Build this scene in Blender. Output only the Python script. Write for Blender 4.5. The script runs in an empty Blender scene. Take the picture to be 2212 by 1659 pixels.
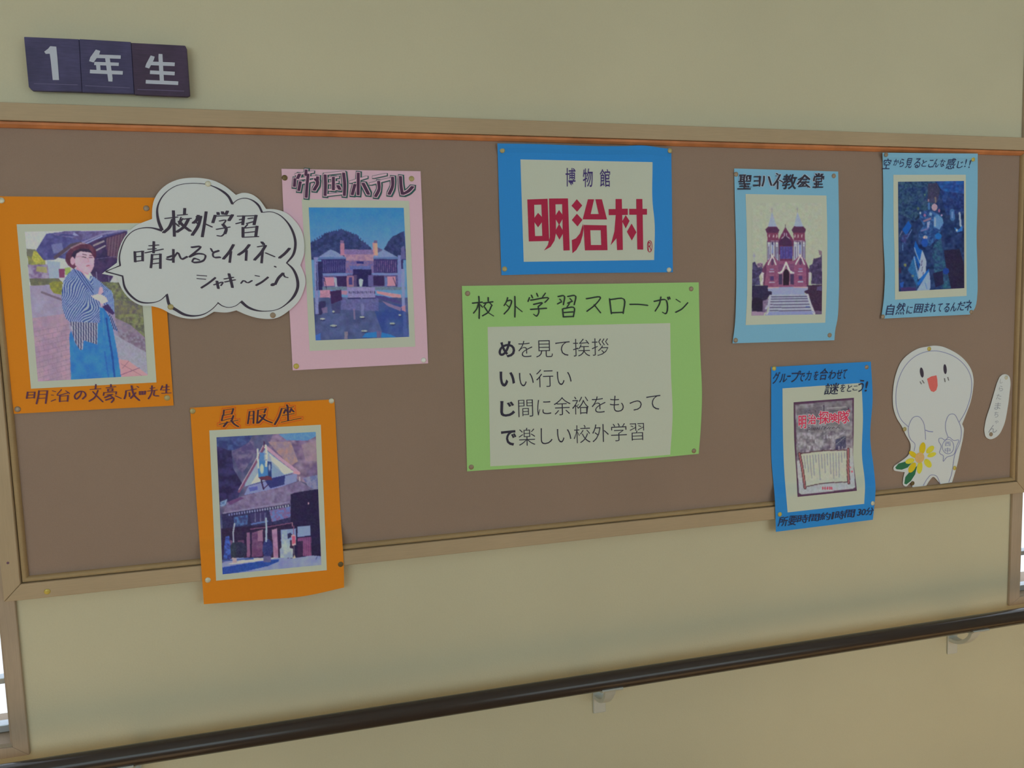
import bpy, bmesh, math, random
import numpy as np
from mathutils import Vector, Matrix
from mathutils.geometry import tessellate_polygon

SC = bpy.context.scene
EXPO = -1.37
COL = SC.collection
# ------------------------------------------------------------------ camera
CAMZ, DIST, F = 1.64, 1.66, 1600.0
IW, IH = 2212.0, 1659.0
def cam_rot(yaw, pit, rol):
    cy, sy, cp, sp, cr, sr = math.cos(yaw), math.sin(yaw), math.cos(pit), math.sin(pit), math.cos(rol), math.sin(rol)
    B = np.array([[1, 0, 0], [0, 0, -1], [0, 1, 0]], float)
    Rz = np.array([[cy, -sy, 0], [sy, cy, 0], [0, 0, 1]])
    Rx = np.array([[1, 0, 0], [0, cp, -sp], [0, sp, cp]])
    Rr = np.array([[cr, -sr, 0], [sr, cr, 0], [0, 0, 1]])
    return Rz @ Rx @ B @ Rr
ROT = cam_rot(math.radians(-13.865), math.radians(-5.204), math.radians(-1.755))
cam_data = bpy.data.cameras.new('camera')
cam_data.sensor_width = 36.0
cam_data.lens = F / IW * 36.0
cam_data.clip_start = 0.02
cam = bpy.data.objects.new('camera', cam_data)
COL.objects.link(cam)
M4 = Matrix([list(ROT[0]) + [0], list(ROT[1]) + [-DIST], list(ROT[2]) + [CAMZ], [0, 0, 0, 1]])
cam.matrix_world = M4
SC.camera = cam

# ------------------------------------------------------------------ world, lights, exposure
SC.view_settings.view_transform = 'Standard'
SC.view_settings.look = 'None'
SC.view_settings.gamma = 1.0
SC.view_settings.exposure = EXPO
SC.view_settings.use_curve_mapping = False
world = bpy.data.worlds.new('sky'); SC.world = world
world.use_nodes = True
bg = world.node_tree.nodes['Background']
bg.inputs[0].default_value = (0.86, 0.93, 1.0, 1)
bg.inputs[1].default_value = 4.0
def add_light(name, kind, loc, target, power, color, sx=1, sy=1):
    d = bpy.data.lights.new(name, kind); d.energy = power; d.color = color
    if kind == 'AREA': d.shape = 'RECTANGLE'; d.size = sx; d.size_y = sy
    o = bpy.data.objects.new(name, d); COL.objects.link(o); o.location = loc
    o.rotation_euler = (Vector(target) - Vector(loc)).to_track_quat('-Z', 'Y').to_euler()
    return o
# daylight coming through the corridor windows on the opposite side
add_light('window_daylight', 'AREA', (-1.75, -2.66, 1.80), (-1.15, 0, 1.75), 19.0, (0.58, 0.97, 1.0), 2.3, 1.0)
add_light('window_daylight', 'AREA', (1.95, -2.66, 1.80), (1.6, 0, 1.95), 13.0, (0.62, 1.0, 0.92), 2.3, 1.0)
# high sun through the same windows: it lands on the floor and lights the wall from below
sun = add_light('sun', 'SUN', (0, -6.96, 4.6), (0.3, -0.96, 0.0), 26.0, (1.0, 0.93, 0.80))
sun.data.angle = math.radians(1.5)

# ------------------------------------------------------------------ helpers
def W(px, py, y=0.0):
    """world point where the sight line of an image point meets the plane at this depth"""
    v = ROT @ np.array([px - IW / 2, -(py - IH / 2), -F])
    t = (y + DIST) / v[1]
    return (v[0] * t, y, CAMZ + v[2] * t)
def Wn(P, y):
    P = np.asarray(P, float)
    v = np.stack([P[:, 0] - IW / 2, -(P[:, 1] - IH / 2), np.full(len(P), -F)], 1) @ ROT.T
    t = (y + DIST) / v[:, 1]
    return np.stack([v[:, 0] * t, np.zeros(len(P)) + y, CAMZ + v[:, 2] * t], 1)
def lin(c):
    c = np.asarray(c, float) / 255.0
    return np.where(c <= 0.04045, c / 12.92, ((c + 0.055) / 1.055) ** 2.4)
GAIN = np.array([0.460, 0.475, 0.430])          # light that reaches the wall
def alb(c):
    return np.clip(lin(c) / GAIN, 0.004, 0.98)
def tag(o, label=None, cat=None, group=None, kind=None):
    if label: o['label'] = label
    if cat: o['category'] = cat
    if group: o['group'] = group
    if kind: o['kind'] = kind
    return o
def empty(name, loc=(0, 0, 0)):
    o = bpy.data.objects.new(name, None); COL.objects.link(o); o.location = loc
    o.empty_display_size = 0.05
    return o
MATS = {}
def mat(name, col, rough=0.75, spec=0.25, noise=0.0, nscale=200.0, bump=0.0, metal=0.0, stretch=None, n2=0.0, n2scale=3.0):
    """procedural material: base colour with fine mottling, optional relief"""
    if name in MATS: return MATS[name]
    m = bpy.data.materials.new(name); m.use_nodes = True
    nt = m.node_tree; b = nt.nodes['Principled BSDF']
    b.inputs['Roughness'].default_value = rough
    b.inputs['Specular IOR Level'].default_value = spec
    b.inputs['Metallic'].default_value = metal
    tc = nt.nodes.new('ShaderNodeTexCoord'); src = tc.outputs['Object']
    if stretch:
        mp = nt.nodes.new('ShaderNodeMapping'); mp.inputs['Scale'].default_value = stretch
        nt.links.new(src, mp.inputs[0]); src = mp.outputs[0]
    tex = nt.nodes.new('ShaderNodeTexNoise'); tex.inputs['Scale'].default_value = nscale
    tex.inputs['Detail'].default_value = 3.0
    nt.links.new(src, tex.inputs['Vector'])
    mix = nt.nodes.new('ShaderNodeMix'); mix.data_type = 'RGBA'
    c = np.asarray(col)
    mix.inputs[6].default_value = (*np.clip(c * (1 - noise), 0, 1), 1)
    mix.inputs[7].default_value = (*np.clip(c * (1 + noise), 0, 1), 1)
    nt.links.new(tex.outputs[0], mix.inputs[0])
    out = mix.outputs[2]
    if n2 > 0:
        t2 = nt.nodes.new('ShaderNodeTexNoise'); t2.inputs['Scale'].default_value = n2scale
        t2.inputs['Detail'].default_value = 5.0
        nt.links.new(tc.outputs['Object'], t2.inputs['Vector'])
        mr = nt.nodes.new('ShaderNodeMapRange')
        mr.inputs[1].default_value = 0.3; mr.inputs[2].default_value = 0.7
        mr.inputs[3].default_value = 1 - n2; mr.inputs[4].default_value = 1 + n2 * 0.6
        nt.links.new(t2.outputs[0], mr.inputs[0])
        m2 = nt.nodes.new('ShaderNodeMix'); m2.data_type = 'RGBA'; m2.blend_type = 'MULTIPLY'
        m2.inputs[0].default_value = 1.0
        nt.links.new(out, m2.inputs[6]); nt.links.new(mr.outputs[0], m2.inputs[7]); out = m2.outputs[2]
    nt.links.new(out, b.inputs['Base Color'])
    if bump > 0:
        bp = nt.nodes.new('ShaderNodeBump'); bp.inputs['Strength'].default_value = bump
        bp.inputs['Distance'].default_value = 0.002
        nt.links.new(tex.outputs[0], bp.inputs['Height']); nt.links.new(bp.outputs[0], b.inputs['Normal'])
    MATS[name] = m
    return m
def ink(name, c, rough=0.6):
    return mat(name, alb(c), rough, 0.25, 0.10, 300)
def mesh_obj(name, verts, faces, material, parent=None, smooth=False):
    me = bpy.data.meshes.new(name)
    me.from_pydata([tuple(map(float, v)) for v in verts], [], [tuple(int(i) for i in f) for f in faces])
    me.update()
    if material: me.materials.append(material)
    if smooth: me.polygons.foreach_set('use_smooth', [True] * len(me.polygons))
    o = bpy.data.objects.new(name, me); COL.objects.link(o)
    if parent is not None:
        o.parent = parent
        if parent.type == 'EMPTY' or parent.parent is not None or tuple(parent.location) != (0, 0, 0):
            base = Vector(parent.location)
            if parent.parent is not None: base = base + Vector(parent.parent.location)
            o.location = -base
    return o
def solid(o, th):
    s = o.modifiers.new('thickness', 'SOLIDIFY'); s.thickness = th; s.offset = -1.0
    return o
def box(name, lo, hi, material, parent=None, bevel=0.0):
    x0, y0, z0 = lo; x1, y1, z1 = hi
    v = [(x0, y0, z0), (x1, y0, z0), (x1, y1, z0), (x0, y1, z0), (x0, y0, z1), (x1, y0, z1), (x1, y1, z1), (x0, y1, z1)]
    f = [(0, 3, 2, 1), (4, 5, 6, 7), (0, 1, 5, 4), (1, 2, 6, 5), (2, 3, 7, 6), (3, 0, 4, 7)]
    o = mesh_obj(name, v, f, material, parent)
    if bevel > 0:
        b = o.modifiers.new('bevel', 'BEVEL'); b.width = bevel; b.segments = 2; b.limit_method = 'ANGLE'
    return o
def boxes(name, lst, material, parent=None, bevel=0.0):
    V = []; Fc = []
    for lo, hi in lst:
        x0, y0, z0 = lo; x1, y1, z1 = hi; n = len(V)
        V += [(x0, y0, z0), (x1, y0, z0), (x1, y1, z0), (x0, y1, z0), (x0, y0, z1), (x1, y0, z1), (x1, y1, z1), (x0, y1, z1)]
        Fc += [tuple(n + i for i in q) for q in [(0, 3, 2, 1), (4, 5, 6, 7), (0, 1, 5, 4), (1, 2, 6, 5), (2, 3, 7, 6), (3, 0, 4, 7)]]
    o = mesh_obj(name, V, Fc, material, parent)
    if bevel > 0:
        b = o.modifiers.new('bevel', 'BEVEL'); b.width = bevel; b.segments = 2; b.limit_method = 'ANGLE'
    return o

# ------------------------------------------------------------------ board frame geometry (metres)
def zl(pts, y):
    return float(np.mean([W(p[0], p[1], y)[2] for p in pts]))
def xl(pts, y):
    return float(np.mean([W(p[0], p[1], y)[0] for p in pts]))
YF, YB, YP = -0.024, -0.019, -0.010             # frame face, bead crest, panel face
Z_TO = zl([(0, 220.5), (320, 230.8), (2012, 290.6), (2147, 294.2)], YF)
Z_TF = zl([(0, 258), (320, 268.5), (1060, 291), (2012, 318.7)], YF)
Z_TP = zl([(0, 273), (320, 284), (1060, 308), (1480, 319.5), (2012, 329.5)], YP)
Z_BP = zl([(62, 1242.6), (320, 1218), (1900, 1059), (2186, 1030)], YP)
Z_BF = zl([(42, 1262), (320, 1235.3), (1900, 1071), (2190, 1042)], YF)
Z_BO = zl([(8, 1299.7), (320, 1268), (1900, 1097.8), (2212, 1064.6)], YF)
X_LP = xl([(27, 920), (54.3, 1150), (62.2, 1244)], YP)
X_LF = xl([(33.3, 1150), (43, 1262)], YF)
X_LO = xl([(8, 1299)], YF)
X_RP = xl([(2203, 334), (2187, 900), (2182, 1029)], YP)
X_RF = X_RP + (X_LP - X_LF)
X_RO = X_RF + (X_LF - X_LO)
print('BOARD', X_LO, X_LF, X_LP, X_RP, X_RF, X_RO, Z_TO, Z_TF, Z_TP, Z_BP, Z_BF, Z_BO)
def sm(t):
    t = np.clip(t, 0, 1); return t * t * (3 - 2 * t)
class Surf:
    """height of a hanging sheet above the wall, as a smooth function over its extent"""
    def __init__(s, box, base=0.0118, amp=0.003, over_bottom=False, over_top=False, curl=(), waves=()):
        s.b = box; s.base = base; s.amp = amp; s.ob = over_bottom; s.ot = over_top; s.curl = curl; s.waves = waves
    def h(s, P):
        P = np.asarray(P, float)
        x0, y0, x1, y1 = s.b
        u = np.clip((P[:, 0] - x0) / (x1 - x0), 0, 1); v = np.clip((P[:, 1] - y0) / (y1 - y0), 0, 1)
        h = s.base + s.amp * (np.sin(math.pi * u) * 0.45 + np.sin(math.pi * v) * 0.55) 
        for a, fu, fv, ph in s.waves:
            h = h + a * np.sin(2 * math.pi * (fu * u + fv * v) + ph) * np.sin(math.pi * v) 
        for a, cu, cv, r in s.curl:
            h = h + a * np.exp(-((u - cu) ** 2 + (v - cv) ** 2) / r ** 2)
        z = Wn(P, -s.base)[:, 2]
        if s.ob: h = h + (0.0266 - s.base) * sm((Z_BP + 0.05 - z) / 0.045)
        if s.ot: h = h + 0.0095 * sm((z - (Z_TP - 0.030)) / 0.028)
        return h
    def pts(s, P, lift=0.0):
        return Wn(P, 0.0) if False else s._p(P, lift)
    def _p(s, P, lift):
        h = s.h(P) + lift
        P = np.asarray(P, float)
        v = np.stack([P[:, 0] - IW / 2, -(P[:, 1] - IH / 2), np.full(len(P), -F)], 1) @ ROT.T
        t = (DIST - h) / v[:, 1]
        return np.stack([v[:, 0] * t, -h, CAMZ + v[:, 2] * t], 1)
def resample(poly, n):
    p = np.asarray(poly, float); d = np.r_[0, np.cumsum(np.hypot(*(p[1:] - p[:-1]).T))]
    t = np.linspace(0, d[-1], n)
    if len(p) > 2:      # smooth through the points
        m = np.gradient(p, d, axis=0)
        i = np.clip(np.searchsorted(d, t, 'right') - 1, 0, len(p) - 2)
        L = (d[i + 1] - d[i])[:, None]; s = ((t - d[i]) [:, None]) / L
        h00 = 2*s**3-3*s**2+1; h10 = s**3-2*s**2+s; h01 = -2*s**3+3*s**2; h11 = s**3-s**2
        return h00*p[i] + h10*L*m[i] + h01*p[i+1] + h11*L*m[i+1]
    return np.stack([np.interp(t, d, p[:, 0]), np.interp(t, d, p[:, 1])], 1)
def coons(top, right, bottom, left, nu, nv):
    """top: left->right, bottom: left->right, left/right: top->bottom; image points"""
    T = resample(top, nu); B = resample(bottom, nu); L = resample(left, nv); R = resample(right, nv)
    u = np.linspace(0, 1, nu)[None, :, None]; v = np.linspace(0, 1, nv)[:, None, None]
    G = (1 - v) * T[None] + v * B[None] + (1 - u) * L[:, None] + u * R[:, None] \
        - ((1 - u) * (1 - v) * T[0] + u * (1 - v) * T[-1] + (1 - u) * v * B[0] + u * v * B[-1])
    return G.reshape(-1, 2)
def grid_faces(nu, nv):
    i = np.arange(nv - 1)[:, None] * nu + np.arange(nu - 1)[None]
    i = i.ravel()
    return np.stack([i, i + nu, i + nu + 1, i + 1], 1)     # faces look towards the room (-Y)
def crop(ox, oy, s):
    def f(pts): return [(ox + x / s, oy + y / s) for x, y in pts]
    f.o = (ox, oy, s)
    return f
def edges(tl, tr, br, bl, right=(), left=(), top=(), bottom=()):
    return ([tl] + list(top) + [tr], [tr] + list(right) + [br], [bl] + list(bottom) + [br], [tl] + list(left) + [bl])
def sheet(name, E, surf, material, parent, lift=0.0, th=0.00022, step=9, label=None):
    if surf.ob: step = 4
    top, right, bottom, left = E
    ln = lambda p: float(np.sum(np.hypot(*(np.diff(np.asarray(p), axis=0)).T)))
    nu = max(4, int(ln(top) / step)); nv = max(4, int(ln(left) / step))
    G = coons(top, right, bottom, left, nu, nv)
    V = surf.pts(G, lift)
    o = mesh_obj(name, V, grid_faces(nu, nv), material, parent, smooth=False)
    solid(o, th)
    if label: o['label'] = label
    return o
def fast_mesh(name, V, Fc, material, parent, cols=None):
    me = bpy.data.meshes.new(name)
    me.vertices.add(len(V)); me.vertices.foreach_set('co', np.asarray(V, np.float32).ravel())
    me.loops.add(Fc.size); me.loops.foreach_set('vertex_index', Fc.ravel().astype(np.int32))
    me.polygons.add(len(Fc)); me.polygons.foreach_set('loop_start', np.arange(0, Fc.size, Fc.shape[1], dtype=np.int32))
    me.update(calc_edges=True)
    me.polygons.foreach_set('use_smooth', [True] * len(Fc))
    me.materials.append(material)
    if cols is not None:
        ca = me.color_attributes.new('print', 'FLOAT_COLOR', 'POINT')
        ca.data.foreach_set('color', np.concatenate([cols, np.ones((len(cols), 1))], 1).astype(np.float32).ravel())
    o = bpy.data.objects.new(name, me); COL.objects.link(o)
    o.parent = parent
    base = Vector(parent.location)
    if parent.parent is not None: base = base + Vector(parent.parent.location)
    o.location = -base
    return o
def print_mat():
    m = bpy.data.materials.new('printed_photo'); m.use_nodes = True
    nt = m.node_tree; b = nt.nodes['Principled BSDF']
    a = nt.nodes.new('ShaderNodeAttribute'); a.attribute_name = 'print'
    tex = nt.nodes.new('ShaderNodeTexNoise'); tex.inputs['Scale'].default_value = 500
    tc = nt.nodes.new('ShaderNodeTexCoord'); nt.links.new(tc.outputs['Object'], tex.inputs['Vector'])
    mr = nt.nodes.new('ShaderNodeMapRange'); mr.inputs[3].default_value = 0.94; mr.inputs[4].default_value = 1.06
    nt.links.new(tex.outputs[0], mr.inputs[0])
    mx = nt.nodes.new('ShaderNodeMix'); mx.data_type = 'RGBA'; mx.blend_type = 'MULTIPLY'; mx.inputs[0].default_value = 1
    nt.links.new(a.outputs['Color'], mx.inputs[6]); nt.links.new(mr.outputs[0], mx.inputs[7])
    nt.links.new(mx.outputs[2], b.inputs['Base Color'])
    b.inputs['Roughness'].default_value = 0.55; b.inputs['Specular IOR Level'].default_value = 0.25
    return m
PRINT = print_mat()

# ---- flat colour painting of the printed photographs (values per print vertex)
def vnoise(X, Y, scale, seed):
    rs = np.random.RandomState(seed); T = rs.rand(64, 64)
    x = X / scale; y = Y / scale
    xi = np.floor(x).astype(int); yi = np.floor(y).astype(int); fx = x - xi; fy = y - yi
    fx = fx * fx * (3 - 2 * fx); fy = fy * fy * (3 - 2 * fy)
    g = lambda a, b: T[a % 64, b % 64]
    return (g(xi, yi) * (1 - fx) * (1 - fy) + g(xi + 1, yi) * fx * (1 - fy) + g(xi, yi + 1) * (1 - fx) * fy + g(xi + 1, yi + 1) * fx * fy) - 0.5
class Paint:
    """colours are given as sRGB; all positions in the units of the given crop"""
    def __init__(s, G, shape, cr):
        ox, oy, k = cr; s.k = k
        s.X = (G[:, 0] - ox) * k; s.Y = (G[:, 1] - oy) * k; s.sh = shape
        s.C = np.zeros((len(G), 3)); s.seed = 1
    def inside(s, pts):
        p = np.asarray(pts, float); x0, y0 = p.min(0); x1, y1 = p.max(0)
        idx = np.nonzero((s.X >= x0) & (s.X <= x1) & (s.Y >= y0) & (s.Y <= y1))[0]
        X = s.X[idx]; Y = s.Y[idx]; m = np.zeros(len(idx), bool)
        for (ax, ay), (bx, by) in zip(p, np.roll(p, -1, 0)):
            if ay == by: continue
            c = ((ay > Y) != (by > Y)) & (X < (bx - ax) * (Y - ay) / (by - ay) + ax)
            m ^= c
        return idx[m]
    def put(s, idx, col, a=1.0, nz=0, sc=30, col2=None, seed=None, sy=None):
        s.seed += 1
        c = np.tile(np.asarray(col, float), (len(idx), 1))
        if col2 is not None:
            n = np.clip(vnoise(s.X[idx], s.Y[idx] * (sy or 1), sc, s.seed) * 1.6 + vnoise(s.X[idx], s.Y[idx] * (sy or 1), sc / 2.7, s.seed + 7) * 0.9 + 0.5, 0, 1)[:, None]
            c = c * (1 - n) + np.asarray(col2, float) * n
        if nz:
            c = c + nz * 2 * vnoise(s.X[idx], s.Y[idx], sc / 2, s.seed + 3)[:, None]
        s.C[idx] = s.C[idx] * (1 - a) + c * a
    def all(s, col, **k): s.put(np.arange(len(s.X)), col, **k)
    def poly(s, pts, col, **k): s.put(s.inside(pts), col, **k)
    def rect(s, x0, y0, x1, y1, col, **k): s.poly([(x0, y0), (x1, y0), (x1, y1), (x0, y1)], col, **k)
    def ell(s, cx, cy, rx, ry, col, **k):
        s.put(np.nonzero(((s.X - cx) / rx) ** 2 + ((s.Y - cy) / ry) ** 2 <= 1)[0], col, **k)
    def line(s, pts, w, col, **k):
        for (ax, ay), (bx, by) in zip(pts[:-1], pts[1:]):
            dx, dy = bx - ax, by - ay; L2 = dx * dx + dy * dy + 1e-9
            m = np.nonzero((s.X > min(ax, bx) - w) & (s.X < max(ax, bx) + w) & (s.Y > min(ay, by) - w) & (s.Y < max(ay, by) + w))[0]
            t = np.clip(((s.X[m] - ax) * dx + (s.Y[m] - ay) * dy) / L2, 0, 1)
            d = np.hypot(s.X[m] - ax - t * dx, s.Y[m] - ay - t * dy)
            s.put(m[d <= w / 2], col, **k)
    def grad(s, pts, c0, c1, y0, y1, **k):
        i = s.inside(pts); t = np.clip((s.Y[i] - y0) / (y1 - y0), 0, 1)[:, None]
        s.C[i] = np.asarray(c0, float) * (1 - t) + np.asarray(c1, float) * t
    def stripes(s, pts, ang, period, duty, col, a=1.0, bend=0):
        i = s.inside(pts); q = s.X[i] * math.cos(ang) + s.Y[i] * math.sin(ang) + bend * vnoise(s.X[i], s.Y[i], 160, 5)
        s.put(i[(q / period) % 1 < duty], col, a=a)
    def done(s, n=1):
        g = 6 * vnoise(s.X, s.Y, s.k * 3.1, 91) + 7 * vnoise(s.X, s.Y, s.k * 1.6, 92)
        c = np.stack([vnoise(s.X, s.Y, s.k * 7, 93), vnoise(s.X, s.Y, s.k * 7, 94), vnoise(s.X, s.Y, s.k * 7, 95)], 1) * 6
        s.C = s.C + g[:, None] + c
        A = s.C.reshape(s.sh[1], s.sh[0], 3)
        for _ in range(n):
            Bp = np.pad(A, ((1, 1), (1, 1), (0, 0)), 'edge')
            A = (Bp[1:-1, 1:-1] * 4 + Bp[:-2, 1:-1] * 2 + Bp[2:, 1:-1] * 2 + Bp[1:-1, :-2] * 2 + Bp[1:-1, 2:] * 2
                 + Bp[:-2, :-2] + Bp[2:, 2:] + Bp[:-2, 2:] + Bp[2:, :-2]) / 16
        return alb(np.clip(A.reshape(-1, 3), 0, 255))
def photo(E, surf, parent, cr, painter, lift, blur=1, res=0.95):
    top, right, bottom, left = E
    ln = lambda p: float(np.sum(np.hypot(*(np.diff(np.asarray(p), axis=0)).T)))
    nu = int(ln(top) / res); nv = int(ln(left) / res)
    G = coons(top, right, bottom, left, nu, nv)
    p = Paint(G, (nu, nv), cr); painter(p)
    V = surf.pts(G, lift)
    return fast_mesh('photo_print', V, grid_faces(nu, nv), PRINT, parent, p.done(blur))

# ---- lettering
_TXT = {}
def glyph(ch, offset=0.0):
    k = (ch, offset)
    if k in _TXT: return _TXT[k]
    c = bpy.data.curves.new('glyph', 'FONT'); c.body = ch; c.size = 1.0; c.resolution_u = 3
    if offset: c.offset = offset
    o = bpy.data.objects.new('glyph', c); COL.objects.link(o)
    dg = bpy.context.evaluated_depsgraph_get()
    me = bpy.data.meshes.new_from_object(o.evaluated_get(dg))
    n = len(me.vertices); co = np.zeros(n * 3); me.vertices.foreach_get('co', co)
    Fc = [tuple(p.vertices) for p in me.polygons]
    bpy.data.objects.remove(o); bpy.data.curves.remove(c); bpy.data.meshes.remove(me)
    _TXT[k] = (co.reshape(-1, 3)[:, :2], Fc)
    return _TXT[k]
class Ink:
    """collects flat ink shapes (in crop units) and lays them on a sheet as one piece of lettering"""
    def __init__(s, cr): s.cr = cr; s.V = []; s.F = []; s.Z = []; s.k = 0
    def add(s, P, Fc):
        n = len(s.V); ox, oy, k = s.cr
        s.k += 1; s.Z += [(s.k * 7 % 23) * 6e-6] * len(P)
        s.V += [(ox + x / k, oy + y / k) for x, y in P]; s.F += [tuple(n + i for i in f) for f in Fc]
    def em(s, ch, x, y, ax, down, off=0.0):
        """em cell centred at (x,y); ax = advance vector, down = vector of the cell height"""
        P, Fc = glyph(ch, off)
        q = [(x + (u - .5) * ax[0] + (.38 - w) * down[0], y + (u - .5) * ax[1] + (.38 - w) * down[1]) for u, w in P]
        s.add(q, Fc)
    def boxed(s, ch, x0, y0, x1, y1, off=0.0, skew=0.0, slope=0.0, pad=True):
        P, Fc = glyph(ch, off)
        a, b = P.min(0), P.max(0); w = max(b[0] - a[0], 1e-6); h = max(b[1] - a[1], 1e-6)
        q = []
        for u, v in P:
            U = (u - a[0]) / w; V_ = (b[1] - v) / h
            q.append((x0 + (x1 - x0) * U + skew * (0.5 - V_) * (y1 - y0), y0 + (y1 - y0) * V_ + slope * (U - .5) * (x1 - x0)))
        s.add(q, Fc)
    def heavy(s, ch, x0, y0, x1, y1, r, n=6, **kw):
        s.boxed(ch, x0, y0, x1, y1, **kw)
        for i in range(n):
            dx, dy = r * math.cos(6.2832 * i / n), r * math.sin(6.2832 * i / n)
            s.boxed(ch, x0 + dx, y0 + dy, x1 + dx, y1 + dy, **kw)
    def strokes(s, text, w, t, ang=0.0, grow=0.0):
        """nib writing: w x t rectangular nib held at an angle, one convex hull per segment"""
        for st in text.split(';'):
            p = [tuple(map(float, a.split(','))) for a in st.split()]
            if len(p) > 2: p = [tuple(a) for a in resample(p, 3 * len(p))]
            ca, sa = math.cos(ang), math.sin(ang)
            nb = [(sx * (w / 2 + grow) * ca - sy * (t / 2 + grow) * sa, sx * (w / 2 + grow) * sa + sy * (t / 2 + grow) * ca) for sx, sy in ((-1, -1), (1, -1), (1, 1), (-1, 1))]
            for a, b in zip(p[:-1], p[1:]):
                pts = [(a[0] + i, a[1] + j) for i, j in nb] + [(b[0] + i, b[1] + j) for i, j in nb]
                h = hull(pts); s.add(h, [tuple(range(len(h)))])
    def brush(s, pts, ws):
        p = np.asarray(pts, float); n = 5 * len(p); d = np.r_[0, np.cumsum(np.hypot(*(p[1:] - p[:-1]).T))]
        q = resample(p, n); w = np.interp(np.linspace(0, 1, n), np.linspace(0, 1, len(ws)), ws) / 2
        tg = np.gradient(q, axis=0); tg /= np.hypot(*tg.T)[:, None]; nm = np.stack([-tg[:, 1], tg[:, 0]], 1)
        A = q + nm * w[:, None]; B = q - nm * w[:, None]
        s.add([tuple(a) for a in A] + [tuple(b) for b in B], [(i, i + 1, n + i + 1, n + i) for i in range(n - 1)])
    def fill(s, outer, holes=()):
        L = [[Vector((x, y, 0)) for x, y in outer]] + [[Vector((x, y, 0)) for x, y in h] for h in holes]
        s.add([tuple(v[:2]) for l in L for v in l], tessellate_polygon(L))
    def ell(s, cx, cy, rx, ry, rot=0.0, n=20):
        s.add([(cx + rx * math.cos(a) * math.cos(rot) - ry * math.sin(a) * math.sin(rot), cy + rx * math.cos(a) * math.sin(rot) + ry * math.sin(a) * math.cos(rot)) for a in [2 * math.pi * i / n for i in range(n)]], [tuple(range(n))])
    def build(s, name, material, parent, surf, lift, label=None, cx=None, cy=None, words=0):
        if cx or cy:        # one part per character (cx) or per line (cy), cut positions in crop units
            ax = 0 if cx else 1; cuts = [s.cr[ax] + q / s.cr[2] for q in (cx or cy)]
            bins = {}
            for f in s.F:
                m = sum(s.V[i][ax] for i in f) / len(f); bins.setdefault(sum(m > q for q in cuts), []).append(f)
            if words:       # a wide gap between characters starts a new part
                fine = {}
                for kb, fs in bins.items():
                    iv = sorted((min(s.V[i][0] for i in f), max(s.V[i][0] for i in f), f) for f in fs); end = iv[0][1]; w = 0
                    for a, b, f in iv:
                        if a > end + words / s.cr[2]: w += 1
                        end = max(end, b); fine.setdefault((kb, w), []).append(f)
                bins = fine
            for kb in sorted(bins):
                sub = Ink(s.cr); ids = sorted(set(i for f in bins[kb] for i in f)); mp = {i: j for j, i in enumerate(ids)}
                sub.V = [s.V[i] for i in ids]; sub.Z = [s.Z[i] for i in ids]; sub.F = [tuple(mp[i] for i in f) for f in bins[kb]]
                sub.build(name, material, parent, surf, lift, label)
            return None
        V = surf.pts(np.array(s.V), lift + np.array(s.Z))
        if surf.ob: return s.draped(name, material, parent, surf, lift, label)
        # all faces turned towards the room
        Fc = []
        for f in s.F:
            a = 0.0
            for i in range(len(f)):
                p, q = s.V[f[i]], s.V[f[(i + 1) % len(f)]]; a += p[0] * q[1] - q[0] * p[1]
            Fc.append(f if a < 0 else tuple(reversed(f)))
        o = mesh_obj(name, V, Fc, material, parent)
        if label: o['label'] = label
        return o
def _draped(s, name, material, parent, surf, lift, label):
    bm = bmesh.new()
    vs = [bm.verts.new((x, -y, z)) for (x, y), z in zip(s.V, s.Z)]
    for f in s.F:
        try: bm.faces.new([vs[i] for i in f])
        except ValueError: pass
    ys = [v[1] for v in s.V]; y = min(ys) + 3
    while y < max(ys):
        bmesh.ops.bisect_plane(bm, geom=bm.verts[:] + bm.edges[:] + bm.faces[:], plane_co=(0, -y, 0), plane_no=(0, 1, 0)); y += 3
    bm.verts.index_update()
    P = np.array([(v.co.x, -v.co.y) for v in bm.verts]); Z = np.array([v.co.z for v in bm.verts])
    V = surf.pts(P, lift + Z); Fc = []
    for f in bm.faces:
        ids = [v.index for v in f.verts]
        a = sum(P[ids[i]][0] * P[ids[(i + 1) % len(ids)]][1] - P[ids[(i + 1) % len(ids)]][0] * P[ids[i]][1] for i in range(len(ids)))
        Fc.append(tuple(ids) if a < 0 else tuple(reversed(ids)))
    bm.free()
    o = mesh_obj(name, V, Fc, material, parent)
    if label: o['label'] = label
    return o
Ink.draped = _draped
def hull(pts):
    pts = sorted(set((round(a, 4), round(b, 4)) for a, b in pts))
    def half(ps):
        r = []
        for p in ps:
            while len(r) > 1 and (r[-1][0] - r[-2][0]) * (p[1] - r[-2][1]) - (r[-1][1] - r[-2][1]) * (p[0] - r[-2][0]) <= 0: r.pop()
            r.append(p)
        return r
    a = half(pts); b = half(pts[::-1]); return a[:-1] + b[:-1]
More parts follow.
